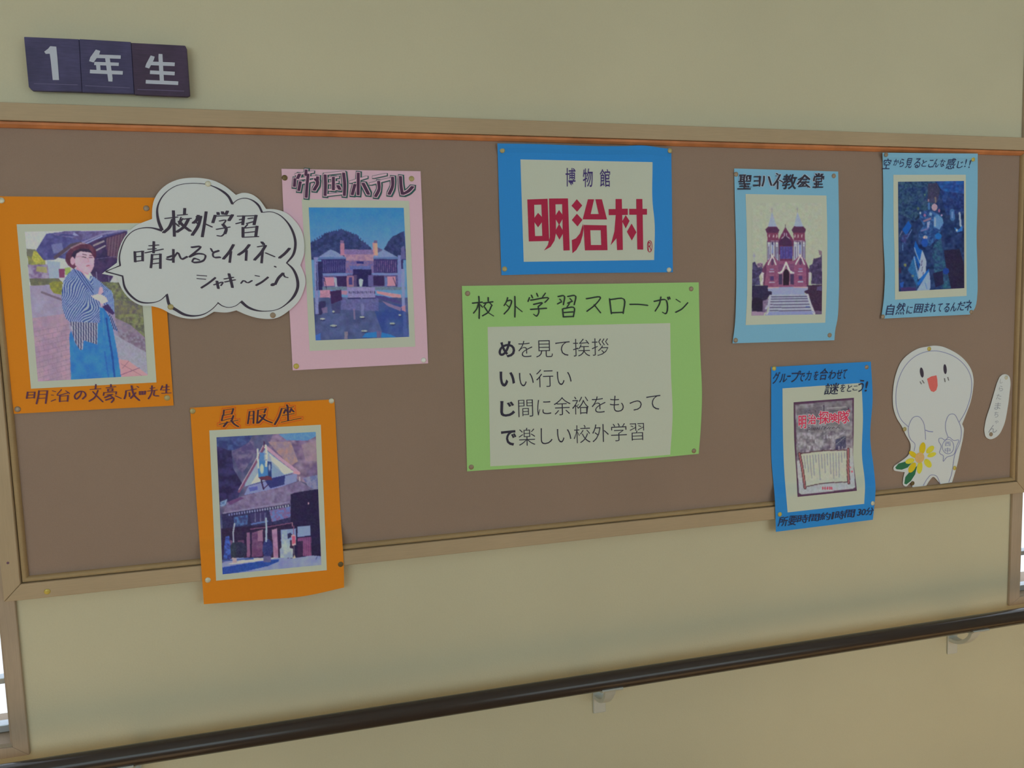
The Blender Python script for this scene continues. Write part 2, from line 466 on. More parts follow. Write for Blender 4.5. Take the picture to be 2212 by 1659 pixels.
def cut_sheet(name, pts, surf, material, parent, lift=0.0, th=0.0003, smooth=True, holes=()):
    """a sheet cut along a free outline, filled with a grid so that it can follow the surface"""
    # a point given twice is a sharp corner, the outline is smooth between corners
    runs = [[]]
    for q in list(pts) + [pts[0]]:
        if runs[-1] and math.hypot(q[0] - runs[-1][-1][0], q[1] - runs[-1][-1][1]) < 0.7: runs.append([q])
        else: runs[-1].append(q)
    p = []
    for r in runs:
        if len(r) > 1: p += [tuple(a) for a in resample(r, 4 * len(r))[:-1]]
    bm = bmesh.new()
    vs = [bm.verts.new((x, -y, 0)) for x, y in p]
    bm.faces.new(vs)
    xs = [a[0] for a in p]; ys = [a[1] for a in p]
    for i in range(1, 8):
        c = min(xs) + (max(xs) - min(xs)) * i / 8
        bmesh.ops.bisect_plane(bm, geom=bm.verts[:] + bm.edges[:] + bm.faces[:], plane_co=(c, 0, 0), plane_no=(1, 0, 0))
        c = min(ys) + (max(ys) - min(ys)) * i / 8
        bmesh.ops.bisect_plane(bm, geom=bm.verts[:] + bm.edges[:] + bm.faces[:], plane_co=(0, -c, 0), plane_no=(0, 1, 0))
    bmesh.ops.recalc_face_normals(bm, faces=bm.faces[:])
    bm.verts.index_update()
    P = np.array([(v.co.x, -v.co.y) for v in bm.verts])
    V = surf.pts(P, lift)
    Fc = []
    for f in bm.faces:
        ids = [v.index for v in f.verts]
        a = sum(P[ids[i]][0] * P[ids[(i + 1) % len(ids)]][1] - P[ids[(i + 1) % len(ids)]][0] * P[ids[i]][1] for i in range(len(ids)))
        Fc.append(tuple(ids) if a < 0 else tuple(reversed(ids)))
    bm.free()
    o = mesh_obj(name, V, Fc, material, parent)
    return solid(o, th)

# ================================================================== setting
WALLM = mat('wall_paint', alb((157, 154, 128)) , 0.85, 0.2, 0.03, 260, 0.25, n2=0.05, n2scale=1.6)
CEILM = mat('ceiling_paint', (0.75, 0.74, 0.70), 0.9, 0.2, 0.03, 90)
FLOORM = mat('floor_vinyl', (0.42, 0.255, 0.09), 0.5, 0.4, 0.12, 40, n2=0.1)
CASM = mat('casing_wood', alb((134, 121, 102)), 0.6, 0.3, 0.12, 14, 0.1, stretch=(30, 30, 1.5), n2=0.08, n2scale=8)
ALUM = mat('window_aluminium', (0.55, 0.60, 0.66), 0.35, 0.5, 0.04, 80, metal=0.6)
def glass_mat():
    m = bpy.data.materials.new('window_glass'); m.use_nodes = True
    nt = m.node_tree; b = nt.nodes['Principled BSDF']
    b.inputs['Transmission Weight'].default_value = 1.0; b.inputs['Roughness'].default_value = 0.02
    b.inputs['IOR'].default_value = 1.05; b.inputs['Base Color'].default_value = (0.96, 0.98, 1, 1)
    return m
GLASS = glass_mat()
YW = -0.008                                        # casing face
xl_in = float(np.mean([W(4.5, 1380, YW)[0], W(18, 1530, YW)[0], W(26, 1600, YW)[0]]))
xl_out = float(np.mean([W(41, 1380, YW)[0], W(54, 1548, YW)[0], W(62, 1625, YW)[0]]))
xr_out = float(np.mean([W(2187.5, 1067, YW)[0], W(2181, 1305, YW)[0]]))
xr_in = float(np.mean([W(2210, 1080, YW)[0], W(2203, 1290, YW)[0]]))
zsill = float(np.mean([W(10, 1612, YW)[2], W(2208, 1293, YW)[2]]))
zcas = float(np.mean([W(60, 1630, YW)[2], W(2190, 1309, YW)[2]]))
print('WIN', xl_in, xl_out, xr_out, xr_in, zsill, zcas)
ZT, CEIL = 2.38, 2.75
XA, XB, YO = -3.6, 4.6, -2.70
TH = 0.14
boxes('wall_back', [((xl_in, 0, 0), (xr_in, TH, CEIL)),
      ((XA, 0, 0), (xl_in, TH, zsill)), ((XA, 0, ZT), (xl_in, TH, CEIL)), ((XA, 0, zsill), (xl_in - 1.7, TH, ZT)),
      ((xr_in, 0, 0), (XB, TH, zsill)), ((xr_in, 0, ZT), (XB, TH, CEIL)), ((xr_in + 1.7, 0, zsill), (XB, TH, ZT))], WALLM)['kind'] = 'structure'
OW = [(-2.9, -0.6), (0.8, 3.1)]
boxes('wall_front', [((XA, YO - TH, 0), (XB, YO, 0.92)), ((XA, YO - TH, 2.3), (XB, YO, CEIL)), ((XA, YO - TH, 0.92), (OW[0][0], YO, 2.3)),
      ((OW[0][1], YO - TH, 0.92), (OW[1][0], YO, 2.3)), ((OW[1][1], YO - TH, 0.92), (XB, YO, 2.3))], WALLM)['kind'] = 'structure'
box('wall_left', (XA - TH, YO - TH, 0), (XA, TH, CEIL), WALLM)['kind'] = 'structure'
box('wall_right', (XB, YO - TH, 0), (XB + TH, TH, CEIL), WALLM)['kind'] = 'structure'
box('floor', (XA - TH, YO - TH, -0.1), (XB + TH, TH, 0), FLOORM)['kind'] = 'structure'
box('ceiling', (XA - TH, YO - TH, CEIL), (XB + TH, TH, CEIL + 0.1), CEILM)['kind'] = 'structure'
bb = box('baseboard_back', (XA + .01, -0.012, 0.001), (XB - .01, -0.0005, 0.09), CASM); bb['kind'] = 'structure'

def window_unit(name, x0, x1, xo0, xo1, zs, zc):
    """opening x0..x1, casing out to xo0..xo1; wooden casing with mitred corners, aluminium sashes, glass"""
    t = empty(name, ((x0 + x1) / 2, 0.05, zs)); t['kind'] = 'structure'
    zt = ZT; zo = ZT + (zs - zc)
    def memb(q):
        f = [(a, YW, b) for a, b in q] + [(a, -0.0005, b) for a, b in q]
        o = mesh_obj('casing', f, [(0, 3, 2, 1), (4, 5, 6, 7), (0, 1, 5, 4), (1, 2, 6, 5), (2, 3, 7, 6), (3, 0, 4, 7)], CASM, t)
        bm = bmesh.new(); bm.from_mesh(o.data); bmesh.ops.recalc_face_normals(bm, faces=bm.faces[:]); bm.to_mesh(o.data); bm.free()
        b = o.modifiers.new('bevel', 'BEVEL'); b.width = 0.0012; b.segments = 2
    memb([(xo0, zc), (xo1, zc), (x1, zs), (x0, zs)])
    memb([(xo0, zo), (xo1, zo), (x1, zt), (x0, zt)])
    memb([(xo0, zc), (x0, zs), (x0, zt), (xo0, zo)])
    memb([(xo1, zc), (x1, zs), (x1, zt), (xo1, zo)])
    boxes('reveal', [((x0, 0.0, zs), (x0 + .006, TH, zt)), ((x1 - .006, 0.0, zs), (x1, TH, zt)), ((x0 + .006, 0, zs), (x1 - .006, TH, zs + .006)), ((x0 + .006, 0, zt - .006), (x1 - .006, TH, zt))], CASM, t)
    a, b, c, d = x0 + .008, x1 - .008, zs + .008, zt - .008
    mid = (a + b) / 2
    for s0, s1, yy in ((a, mid + .02, .014), (mid - .02, b, .046)):
        s = boxes('sash', [((s0, yy, c), (s0 + .016, yy + .025, d)), ((s1 - .016, yy, c), (s1, yy + .025, d)),
                           ((s0 + .016, yy, c), (s1 - .016, yy + .025, c + .016)), ((s0 + .016, yy, d - .016), (s1 - .016, yy + .025, d)),
                           ((s0 + .016, yy, c + .105), (s1 - .016, yy + .025, c + .118))], ALUM, t, 0.0015)
        box('glass_pane', (s0 + .015, yy + .011, c + .015), (s1 - .015, yy + .015, d - .015), GLASS, s)
    return t
cw = xl_out - xl_in
window_unit('window_1', xl_in - 1.7, xl_in, xl_in - 1.7 - cw, xl_out, zsill, zcas)
window_unit('window_2', xr_in, xr_in + 1.7, xr_out, xr_in + 1.7 + cw, zsill, zcas)
for i, (a, b) in enumerate(OW):
    m = (a + b) / 2
    o = boxes('window_%d' % (i + 3), [((a, YO - .09, .92), (a + .04, YO - .05, 2.3)), ((b - .04, YO - .09, .92), (b, YO - .05, 2.3)), ((m - .03, YO - .09, .96), (m + .03, YO - .05, 2.26)),
                       ((a + .04, YO - .09, .92), (b - .04, YO - .05, .96)), ((a + .04, YO - .09, 2.26), (b - .04, YO - .05, 2.3))], ALUM)
    o['kind'] = 'structure'

# added slab, unseen outside the opposite windows, to cut off the high sun
box('added_eave_1', (XA, YO - TH - .85, 2.42), (XB, YO - TH - .001, 2.52), CEILM)['kind'] = 'structure'

# ================================================================== notice board
PANELM = mat('board_cloth', alb((117, 101, 87)), 0.92, 0.15, 0.06, 420, 0.35, n2=0.05, n2scale=2.5)
FRAMEM = mat('frame_wood', alb((138, 123, 97)), 0.65, 0.25, 0.09, 12, 0.08, stretch=(2, 30, 40), n2=0.06, n2scale=6)
FRAMEV = mat('frame_wood_upright', alb((138, 123, 97)), 0.65, 0.25, 0.09, 12, 0.08, stretch=(40, 30, 2), n2=0.06, n2scale=6)
BEADM = mat('bead_wood', alb((128, 110, 78)), 0.6, 0.3, 0.10, 12, 0.08, stretch=(3, 30, 40), n2=0.10, n2scale=9)
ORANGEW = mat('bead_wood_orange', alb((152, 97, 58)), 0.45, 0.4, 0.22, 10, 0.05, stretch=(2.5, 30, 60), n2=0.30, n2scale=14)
board = empty('notice_board', ((X_LO + X_RO) / 2, -0.009, Z_BO))
tag(board, 'long wooden framed notice board covered in brown cloth on the beige wall', 'notice board')
YBK = -0.0088
box('cloth_panel', (X_LF, YP, Z_BF), (X_RF, YBK, Z_TF), PANELM, board)
def frame_member(name, q, yf, yb, m, bev=0.0015):
    v = [(a, yf, b) for a, b in q] + [(a, yb, b) for a, b in q]
    o = mesh_obj(name, v, [(0, 3, 2, 1), (4, 5, 6, 7), (0, 1, 5, 4), (1, 2, 6, 5), (2, 3, 7, 6), (3, 0, 4, 7)], m, board)
    bm = bmesh.new(); bm.from_mesh(o.data); bmesh.ops.recalc_face_normals(bm, faces=bm.faces[:]); bm.to_mesh(o.data); bm.free()
    b = o.modifiers.new('bevel', 'BEVEL'); b.width = bev; b.segments = 2
    return o
g = 0.0003
frame_member('frame_rail', [(X_LO + g, Z_TO), (X_LF + g, Z_TF), (X_RF - g, Z_TF), (X_RO - g, Z_TO)], YF, YBK, FRAMEM)
frame_member('frame_rail', [(X_LO + g, Z_BO), (X_RO - g, Z_BO), (X_RF - g, Z_BF), (X_LF + g, Z_BF)], YF, YBK, FRAMEM)
frame_member('frame_stile', [(X_LO, Z_BO + g), (X_LF, Z_BF + g), (X_LF, Z_TF - g), (X_LO, Z_TO - g)], YF, YBK, FRAMEV)
frame_member('frame_stile', [(X_RO, Z_BO + g), (X_RO, Z_TO - g), (X_RF, Z_TF - g), (X_RF, Z_BF + g)], YF, YBK, FRAMEV)
# quarter round bead inside the frame, mitred
prof = [(0.0012, -0.0102), (0.0012, -0.0168), (0.003, -0.0190), (0.0065, -0.0198)]
for i in range(1, 7):
    a = math.pi / 2 * i / 6
    prof.append((0.0065 + (1 - 0.0065 / (Z_BP - Z_BF)) * (Z_BP - Z_BF) * math.sin(a), -0.0102 - 0.0096 * math.cos(a)))
BW = Z_BF - Z_BP
BWT = Z_TF - Z_TP
prof_t = [(0.0010, -0.0102), (0.0010, -0.0200), (0.0022, -0.0210), (BWT * .55, -0.0196), (BWT - .001, -0.0150), (BWT, -0.0138), (BWT, -0.0102)]
def bead(side, m):
    prof = prof_t if side == 't' else globals()['prof']
    V = []; n = len(prof)
    for end in (0, 1):
        for d, y in prof:
            if side == 'b': V.append(((X_LF + d) if end == 0 else (X_RF - d), y, Z_BF + d))
            if side == 't': V.append(((X_LF + d) if end == 0 else (X_RF - d), y, Z_TF - d))
            if side == 'l': V.append((X_LF + d, y, (Z_BF + d) if end == 0 else (Z_TF - d)))
            if side == 'r': V.append((X_RF - d, y, (Z_BF + d) if end == 0 else (Z_TF - d)))
    Fc = [(i, i + 1, n + i + 1, n + i) for i in range(n - 1)] + [(n - 1, 0, n, 2 * n - 1), tuple(range(n)), tuple(range(2 * n - 1, n - 1, -1))]
    o = mesh_obj('inner_bead', V, Fc, m, board)
    bm = bmesh.new(); bm.from_mesh(o.data); bmesh.ops.recalc_face_normals(bm, faces=bm.faces[:]); bm.to_mesh(o.data); bm.free()
    return o
bead('b', BEADM); bead('l', BEADM); bead('r', BEADM)
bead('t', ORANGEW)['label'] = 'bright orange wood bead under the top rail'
nail = W(17, 1216, YF)
def disc(name, cx, cz, y, r, hgt, m, parent, n=20):
    rings = [(r, 0.0), (r * 0.98, hgt * .35), (r * 0.8, hgt * .72), (r * 0.45, hgt * .94)]
    V = [(cx + rr * math.cos(2 * math.pi * k / n), y - hh, cz + rr * math.sin(2 * math.pi * k / n)) for rr, hh in rings for k in range(n)] + [(cx, y - hgt, cz)]
    Fc = [(j * n + k, j * n + (k + 1) % n, (j + 1) * n + (k + 1) % n, (j + 1) * n + k) for j in range(3) for k in range(n)] + [(3 * n + k, 3 * n + (k + 1) % n, 4 * n) for k in range(n)]
    return mesh_obj(name, V, Fc, m, parent, smooth=True)
disc('nail_head', nail[0], nail[2], YF - .0001, 0.0025, 0.0006, ink('nail_dark', (85, 62, 75)), board, 12)

# ================================================================== class sign
SG = crop(0, 40, 4.608)
sign = empty('class_sign', W(230, 150, 0)); 
tag(sign, 'dark wooden sign of three joined tiles with white figures above the board', 'sign')
YS = -0.022
def plate(name, quad, y0, y1, m, parent, bev=0.002):
    f = [W(a, b, y0) for a, b in quad]; v = f + [(p[0], y1, p[2]) for p in f]
    o = mesh_obj(name, v, [(0, 3, 2, 1), (4, 5, 6, 7), (0, 1, 5, 4), (1, 2, 6, 5), (2, 3, 7, 6), (3, 0, 4, 7)], m, parent)
    bm = bmesh.new(); bm.from_mesh(o.data); bmesh.ops.recalc_face_normals(bm, faces=bm.faces[:]); bm.to_mesh(o.data); bm.free()
    b = o.modifiers.new('bevel', 'BEVEL'); b.width = bev; b.segments = 3
    return o
SIGNM = mat('sign_wood_hazed', alb((55, 53, 80)), 0.55, 0.35, 0.25, 12, 0.1, stretch=(4, 20, 40), n2=0.22, n2scale=22)  # bluish haze over the left tiles is painted into this tone
SIGNR = mat('sign_wood_brown', alb((54, 44, 62)), 0.55, 0.35, 0.25, 12, 0.1, stretch=(4, 20, 40), n2=0.25, n2scale=22)
SIGNT = mat('sign_figures', alb((146, 152, 160)), 0.6, 0.3, 0.05, 60)
plate('sign_back', SG([(250, 200), (1840, 285), (1870, 758), (300, 705)]), YS + .006, -0.0006, SIGNR, sign)
tiles = [SG([(236, 180), (785, 204), (815, 728), (325, 718), (284, 680)]), SG([(787, 202), (1303, 232), (1335, 750), (817, 733)]), SG([(1305, 240), (1842, 268), (1858, 300), (1890, 768), (1862, 780), (1338, 758)])]
tob = []
for k, q in enumerate(tiles):
    f = [W(a, b, YS) for a, b in q]; n = len(f); v = f + [(p[0], YS + .007, p[2]) for p in f]
    Fc = [tuple(range(n)), tuple(range(2 * n - 1, n - 1, -1))] + [(i, (i + 1) % n, n + (i + 1) % n, n + i) for i in range(n)]
    o = mesh_obj('sign_tile', v, Fc, SIGNM if k < 2 else SIGNR, sign)
    bm = bmesh.new(); bm.from_mesh(o.data); bmesh.ops.recalc_face_normals(bm, faces=bm.faces[:]); bm.to_mesh(o.data); bm.free()
    b = o.modifiers.new('bevel', 'BEVEL'); b.width = 0.0014; b.segments = 2
    tob.append(o)
SSurf = Surf((0, 0, 500, 300), base=-YS, amp=0)
i1 = Ink(SG.o); i1.fill([(440, 330), (480, 300), (500, 275), (560, 280), (572, 400), (588, 612), (525, 612), (505, 420), (495, 350), (455, 352)])
i1.build('character', SIGNT, tob[0], SSurf, 0.0008)
i2 = Ink(SG.o); i2.strokes('970,335 915,412', 46, 40, 0.3); i2.strokes('945,375 1185,383', 34, 34, .06); i2.strokes('955,448 1165,455', 34, 32, .06); i2.strokes('1068,385 1100,610', 40, 34, .06); i2.strokes('975,450 982,520', 36, 34, .06); i2.strokes('912,528 1205,540', 34, 36, .06)
i2.build('character', SIGNT, tob[1], SSurf, 0.0008)
i3 = Ink(SG.o); i3.strokes('1515,390 1470,475', 42, 34, 0.3); i3.strokes('1515,447 1722,455', 34, 36, .06); i3.strokes('1597,370 1612,635', 38, 34, .06); i3.strokes('1510,535 1722,547', 34, 36, .06); i3.strokes('1468,630 1757,643', 34, 36, .06)
i3.build('character', SIGNT, tob[2], SSurf, 0.0008)
for k, (a, b) in enumerate([((340, 648), (770, 660)), ((850, 668), (1290, 690)), ((1370, 705), (1830, 722))]):
    ik = Ink(SG.o); ik.strokes('%d,%d %d,%d' % (*a, *b), 5, 5)
    ik.build('groove_line', ink('sign_groove', (88, 84, 108)), tob[k], SSurf, 0.0004)

# ================================================================== paper goods
PW = mat('white_paper', alb((158, 165, 149)), 0.8, 0.2, 0.02, 300, n2=0.02, n2scale=5)
PWB = mat('bright_white_paper', alb((168, 174, 171)), 0.8, 0.2, 0.02, 300)
PO = mat('orange_paper', alb((216, 109, 26)), 0.8, 0.2, 0.03, 300)
PP = mat('pink_paper', alb((187, 150, 161)), 0.8, 0.2, 0.03, 300)
PB = mat('blue_paper', alb((40, 113, 173)), 0.8, 0.2, 0.03, 300)
PL = mat('light_blue_paper', alb((104, 151, 184)), 0.8, 0.2, 0.03, 300)
PG = mat('green_paper', alb((126, 165, 100)), 0.8, 0.2, 0.03, 300)
BLK = ink('black_marker', (52, 46, 58)); BLK2 = ink('black_print', (42, 40, 52)); GREY = ink('grey_marker', (105, 98, 102))
DPUR = ink('dark_marker', (68, 44, 66)); DGRN = ink('green_marker', (42, 74, 72)); REDM = ink('red_outline', (176, 62, 34))
CRIM = ink('crimson_print', (138, 28, 56)); NAVY = ink('navy_print', (56, 44, 92)); REDP = ink('red_print', (178, 48, 78))

def poster(name, px, label, cat='poster', depth=0.011):
    e = empty(name, W(px[0], px[1], -depth)); return tag(e, label, cat)

# ---- man in kimono, orange sheet, left edge
c2 = crop(0, 380, 5.53)
S1 = Surf((0, 424, 375, 894), amp=0.0025)
t = poster('orange_poster', (190, 660), 'orange poster with a photograph of a man in striped kimono and hat')
sheet('backing_sheet', edges((-14, 424), (344, 427), (375, 876), (30, 894), left=[(3, 638), (17, 783)]), S1, PO, t)
ws = sheet('photo_sheet', edges((36, 484.5), (315, 482), (338, 826), (67, 839.7)), S1, PW, t, 0.0005)
def p_man(p):
    p.all((172, 176, 182))
    p.poly([(315, 870), (380, 880), (540, 920), (545, 1120), (340, 1070)], (150, 150, 78), col2=(112, 112, 84), sc=50)
    p.poly([(315, 870), (430, 880), (400, 960), (320, 960)], (104, 104, 92))
    p.poly([(400, 900), (535, 905), (540, 1010), (430, 1060), (380, 980)], (160, 158, 78), nz=14)
    p.poly([(330, 1060), (570, 1060), (700, 1090), (700, 1240), (350, 1240)], (150, 142, 165), col2=(110, 90, 130), sc=60)
    p.poly([(440, 1080), (560, 1090), (560, 1160), (430, 1140)], (150, 150, 90), a=.8)
    p.poly([(560, 1010), (720, 1030), (706, 1222), (590, 1222)], (142, 156, 188))
    p.poly([(700, 1110), (775, 1110), (770, 1215), (712, 1215)], (120, 60, 95)); p.poly([(775, 1100), (845, 1090), (845, 1170), (780, 1185)], (140, 160, 90))
    p.poly([(430, 890), (555, 690), (850, 660), (1520, 655), (1520, 820), (1300, 900), (880, 1090), (820, 1000), (690, 975), (640, 1005), (520, 1005)], (84, 84, 138), col2=(68, 66, 120), sc=60)
    p.poly([(610, 820), (740, 800), (760, 900), (640, 930)], (112, 116, 160), a=.8)
    p.poly([(620, 700), (760, 662), (1520, 655), (1200, 720), (960, 770), (840, 740)], (104, 98, 146), col2=(84, 74, 120), sc=40)
    p.poly([(740, 690), (940, 712), (870, 720), (700, 712)], (70, 70, 125)); p.poly([(880, 672), (945, 715), (870, 712)], (140, 145, 185))
    p.poly([(960, 860), (1130, 770), (1520, 655), (1500, 760), (1420, 1080), (1300, 1290), (1160, 1290), (1080, 1150)], (70, 52, 92), col2=(52, 42, 80), sc=60)
    p.poly([(1270, 745), (1500, 680), (1430, 1000), (1280, 950)], (104, 78, 98)); p.stripes([(1270, 745), (1500, 680), (1430, 1000), (1280, 950)], 0.1, 34, .35, (78, 56, 82))
    p.line([(660, 980), (900, 830), (1240, 690), (1520, 640)], 20, (124, 122, 160)); p.line([(960, 840), (1220, 720)], 12, (150, 160, 195))
    p.line([(660, 975), (850, 830), (960, 805)], 40, (80, 66, 84)); p.line([(1120, 830), (1240, 780)], 22, (140, 130, 140)); p.line([(1150, 890), (1255, 835)], 18, (150, 145, 155))
    p.line([(1160, 990), (1400, 960)], 8, (90, 80, 120)); p.line([(1150, 1150), (1160, 1260)], 10, (120, 120, 150)); p.line([(1300, 1180), (1300, 1280)], 10, (100, 90, 120))
    p.poly([(350, 1225), (700, 1225), (760, 1290), (600, 1300), (370, 1315)], (116, 116, 88), col2=(94, 94, 82), sc=40)
    p.poly([(355, 1310), (600, 1300), (760, 1400), (1380, 1500), (1470, 2460), (430, 2480)], (148, 142, 168), col2=(140, 130, 158), sc=120)
    p.poly([(380, 1700), (820, 1640), (860, 2460), (440, 2480)], (164, 136, 156), col2=(148, 126, 150), sc=110)
    for k in range(11):
        y = 1830 + k * 62; p.line([(420 + k * 3, y + 30), (850, y - 60 - k * 3)], 5, (124, 102, 128), a=.8)
        for q in range(4): xx = 470 + q * 105 + (k % 2) * 50; p.line([(xx, y + 10 - q * 18), (xx + 8, y + 60 - q * 18)], 5, (124, 102, 128), a=.7)
    p.poly([(590, 1285), (640, 1262), (745, 1260), (740, 1420), (640, 1400), (600, 1340)], (142, 142, 62), col2=(116, 116, 66), sc=30)
    p.line([(500, 1390), (740, 1480)], 26, (110, 96, 120))
    p.poly([(1200, 1265), (1430, 1275), (1560, 1470), (1720, 1540), (1740, 1960), (1380, 1700), (1350, 1400)], (120, 126, 88), col2=(92, 92, 86), sc=34, nz=10)
    p.poly([(1360, 1480), (1700, 1500), (1715, 1640), (1380, 1660)], (92, 88, 92), col2=(118, 116, 88), sc=26)
    p.poly([(1370, 1690), (1560, 1780), (1740, 1940), (1745, 2130), (1430, 1950), (1400, 1850)], (138, 122, 140), col2=(120, 110, 132), sc=30)
    p.poly([(1420, 1830), (1560, 1860), (1740, 1960), (1745, 2120), (1560, 2010), (1430, 1940)], (112, 96, 120), col2=(134, 128, 148), sc=22)
    p.poly([(1350, 1880), (1430, 1930), (1770, 2120), (1780, 2390), (1430, 2190)], (146, 146, 164), nz=6)
    p.poly([(1420, 2190), (1530, 2205), (1780, 2385), (1790, 2440), (1440, 2440)], (184, 138, 148)); p.line([(1440, 2380), (1670, 2290)], 8, (120, 80, 110)); p.line([(1440, 2240), (1700, 2390)], 6, (140, 100, 120)); p.line([(1540, 2210), (1460, 2300)], 6, (140, 100, 120))
    # figure
    p.poly([(780, 1010), (790, 930), (850, 855), (960, 803), (1080, 818), (1148, 885), (1150, 960), (1120, 1000), (900, 1090), (880, 1112), (815, 1070)], (98, 58, 80), col2=(80, 44, 68), sc=60)
    p.line([(850, 860), (960, 808), (1010, 806)], 20, (150, 125, 140), a=.7)
    p.poly([(920, 1080), (1060, 1130), (1050, 1230), (990, 1200), (900, 1120)], (176, 138, 158))
    p.poly([(880, 975), (900, 905), (980, 880), (1080, 910), (1128, 985), (1122, 1080), (1090, 1148), (1040, 1162), (965, 1130), (900, 1070)], (196, 160, 176), col2=(188, 150, 170), sc=60)
    p.ell(868, 1015, 28, 48, (184, 146, 166))
    p.poly([(850, 960), (880, 900), (960, 868), (1060, 872), (1110, 925), (1060, 912), (960, 900), (912, 930), (895, 995), (870, 960)], (50, 38, 66))
    for a, b in (((985, 935), (1035, 945)), ((1068, 948), (1105, 952))): p.line([a, b], 9, (90, 66, 90))
    for a, b in (((985, 968), (1025, 972)), ((1065, 974), (1100, 976))): p.line([a, b], 10, (70, 50, 78))
    p.line([(895, 968), (960, 962), (1040, 985), (1110, 975)], 5, (130, 110, 136)); p.line([(1048, 985), (1062, 1025), (1040, 1030)], 7, (160, 118, 142)); p.line([(1032, 1076), (1068, 1068)], 10, (150, 84, 110))
    p.poly([(990, 1150), (1060, 1190), (1110, 1290), (1060, 1250)], (190, 180, 190))
    body = [(880, 1108), (965, 1145), (1065, 1250), (1080, 1195), (1130, 1205), (1210, 1275), (1335, 1375), (1362, 1490), (1365, 1650), (1310, 1630), (1280, 1560), (1200, 1520), (1195, 1760), (840, 1750), (785, 1700), (742, 1560), (735, 1400), (762, 1250), (810, 1170)]
    p.poly(body, (146, 160, 196)); p.stripes(body, 0.45, 26, .48, (52, 72, 136), bend=120)
    lap = [(880, 1108), (965, 1145), (1065, 1250), (1140, 1400), (1110, 1420), (1000, 1300), (930, 1210)]
    p.poly(lap, (120, 138, 184)); p.stripes(lap, -0.6, 24, .45, (46, 62, 124)); p.poly([(1110, 1200), (1210, 1280), (1180, 1400), (1120, 1420)], (110, 128, 172))
    rs = [(1230, 1380), (1335, 1380), (1365, 1500), (1365, 1650), (1290, 1540)]
    p.poly(rs, (122, 144, 190)); p.stripes(rs, 0.0, 20, .4, (80, 100, 160))
    p.poly([(1225, 1560), (1290, 1530), (1370, 1640), (1345, 1660), (1235, 1590)], (60, 44, 92))
    p.poly([(840, 1740), (1165, 1755), (1162, 2012), (1060, 1985), (995, 1960), (985, 2075), (950, 2082), (880, 1950)], (160, 162, 178)); p.stripes([(840, 1740), (1165, 1755), (1162, 2012), (1060, 1985), (995, 1960), (985, 2075), (950, 2082), (880, 1950)], 0.0, 30, .5, (58, 62, 104))
    hk = [(1190, 1570), (1240, 1580), (1330, 1720), (1400, 2100), (1452, 2440), (850, 2450), (828, 1900), (850, 1850), (900, 2000), (960, 2085), (990, 2070), (1000, 1965), (1162, 2015), (1168, 1760), (1195, 1755)]
    p.poly(hk, (54, 122, 192), col2=(46, 108, 178), sc=120); p.line([(1270, 1700), (1300, 1900), (1340, 2140), (1372, 2430)], 22, (36, 74, 150)); p.line([(1250, 2100), (1300, 2430)], 12, (44, 92, 168)); p.line([(1230, 1620), (1240, 1900)], 12, (70, 130, 196))
    rp = [(1290, 1620), (1345, 1700), (1415, 1862), (1350, 1830), (1320, 1740)]
    p.poly(rp, (130, 142, 180)); p.stripes(rp, 0.3, 22, .5, (44, 50, 96))
    p.poly([(1085, 1432), (1190, 1405), (1268, 1450), (1290, 1500), (1225, 1530), (1205, 1560), (1190, 1500), (1130, 1470)], (198, 178, 188)); p.poly([(1170, 1410), (1190, 1330), (1222, 1325), (1236, 1390), (1200, 1420)], (186, 150, 170)); p.poly([(1190, 1520), (1230, 1530), (1210, 1565)], (180, 150, 170))
photo(edges((53.5, 500.5), (296, 496), (319, 811), (82, 824)), S1, ws, c2.o, p_man, 0.0009)
k = Ink((0, 620, 5.53))
k.strokes('330,1255 318,1330;415,1255 407,1325;465,1240 455,1310 435,1395;565,1240 545,1390;715,1300 712,1370;812,1295 806,1365;1145,1165 1140,1215;1325,1165 1325,1195;1290,1220 1290,1245;1345,1215 1342,1240;1505,1240 1500,1290 1485,1335;1570,1180 1600,1290 1665,1355;1668,1250 1668,1285;1735,1245 1730,1280;1700,1248 1700,1283;1815,1180 1812,1230;1990,1165 1985,1265', 20, 10, 0.1)
k.strokes('325,1258 420,1255;325,1292 410,1288;320,1328 410,1320;465,1243 570,1240;460,1285 560,1280;455,1332 555,1324;625,1240 665,1250;612,1290 640,1292;610,1365 665,1342;735,1225 680,1290 820,1262;785,1240 832,1272;715,1303 815,1297;715,1366 806,1360;1075,1225 1205,1215;1265,1205 1385,1190;1290,1220 1350,1214;1290,1245 1345,1240;1240,1262 1390,1252;1280,1288 1350,1282;1505,1240 1630,1218;1635,1185 1658,1200;1665,1250 1735,1246;1665,1268 1735,1262;1665,1285 1730,1281;1790,1210 1850,1203;1760,1245 1880,1230;1935,1200 2020,1190;1940,1232 2025,1225;1930,1270 2045,1265', 9, 7, 0.1)
k.strokes('975,1250 955,1300 905,1340 890,1305 935,1255 1000,1250 1025,1290 985,1338;1170,1235 1130,1320 1065,1365;1110,1250 1165,1310 1228,1372;1242,1262 1235,1295;1390,1252 1384,1280;1330,1288 1250,1322;1318,1300 1360,1335 1330,1380;1350,1322 1262,1352;1380,1300 1445,1330;1545,1262 1548,1310;1622,1262 1560,1330;1815,1245 1800,1290 1772,1335;1845,1238 1840,1295 1895,1300;1940,1180 1920,1230', 17, 9, 0.3)
k.build('lettering', ink('purple_marker', (78, 44, 62)), t, S1, 0.0011, cx=[597, 862, 1048, 1230, 1475, 1663, 1750, 1907])

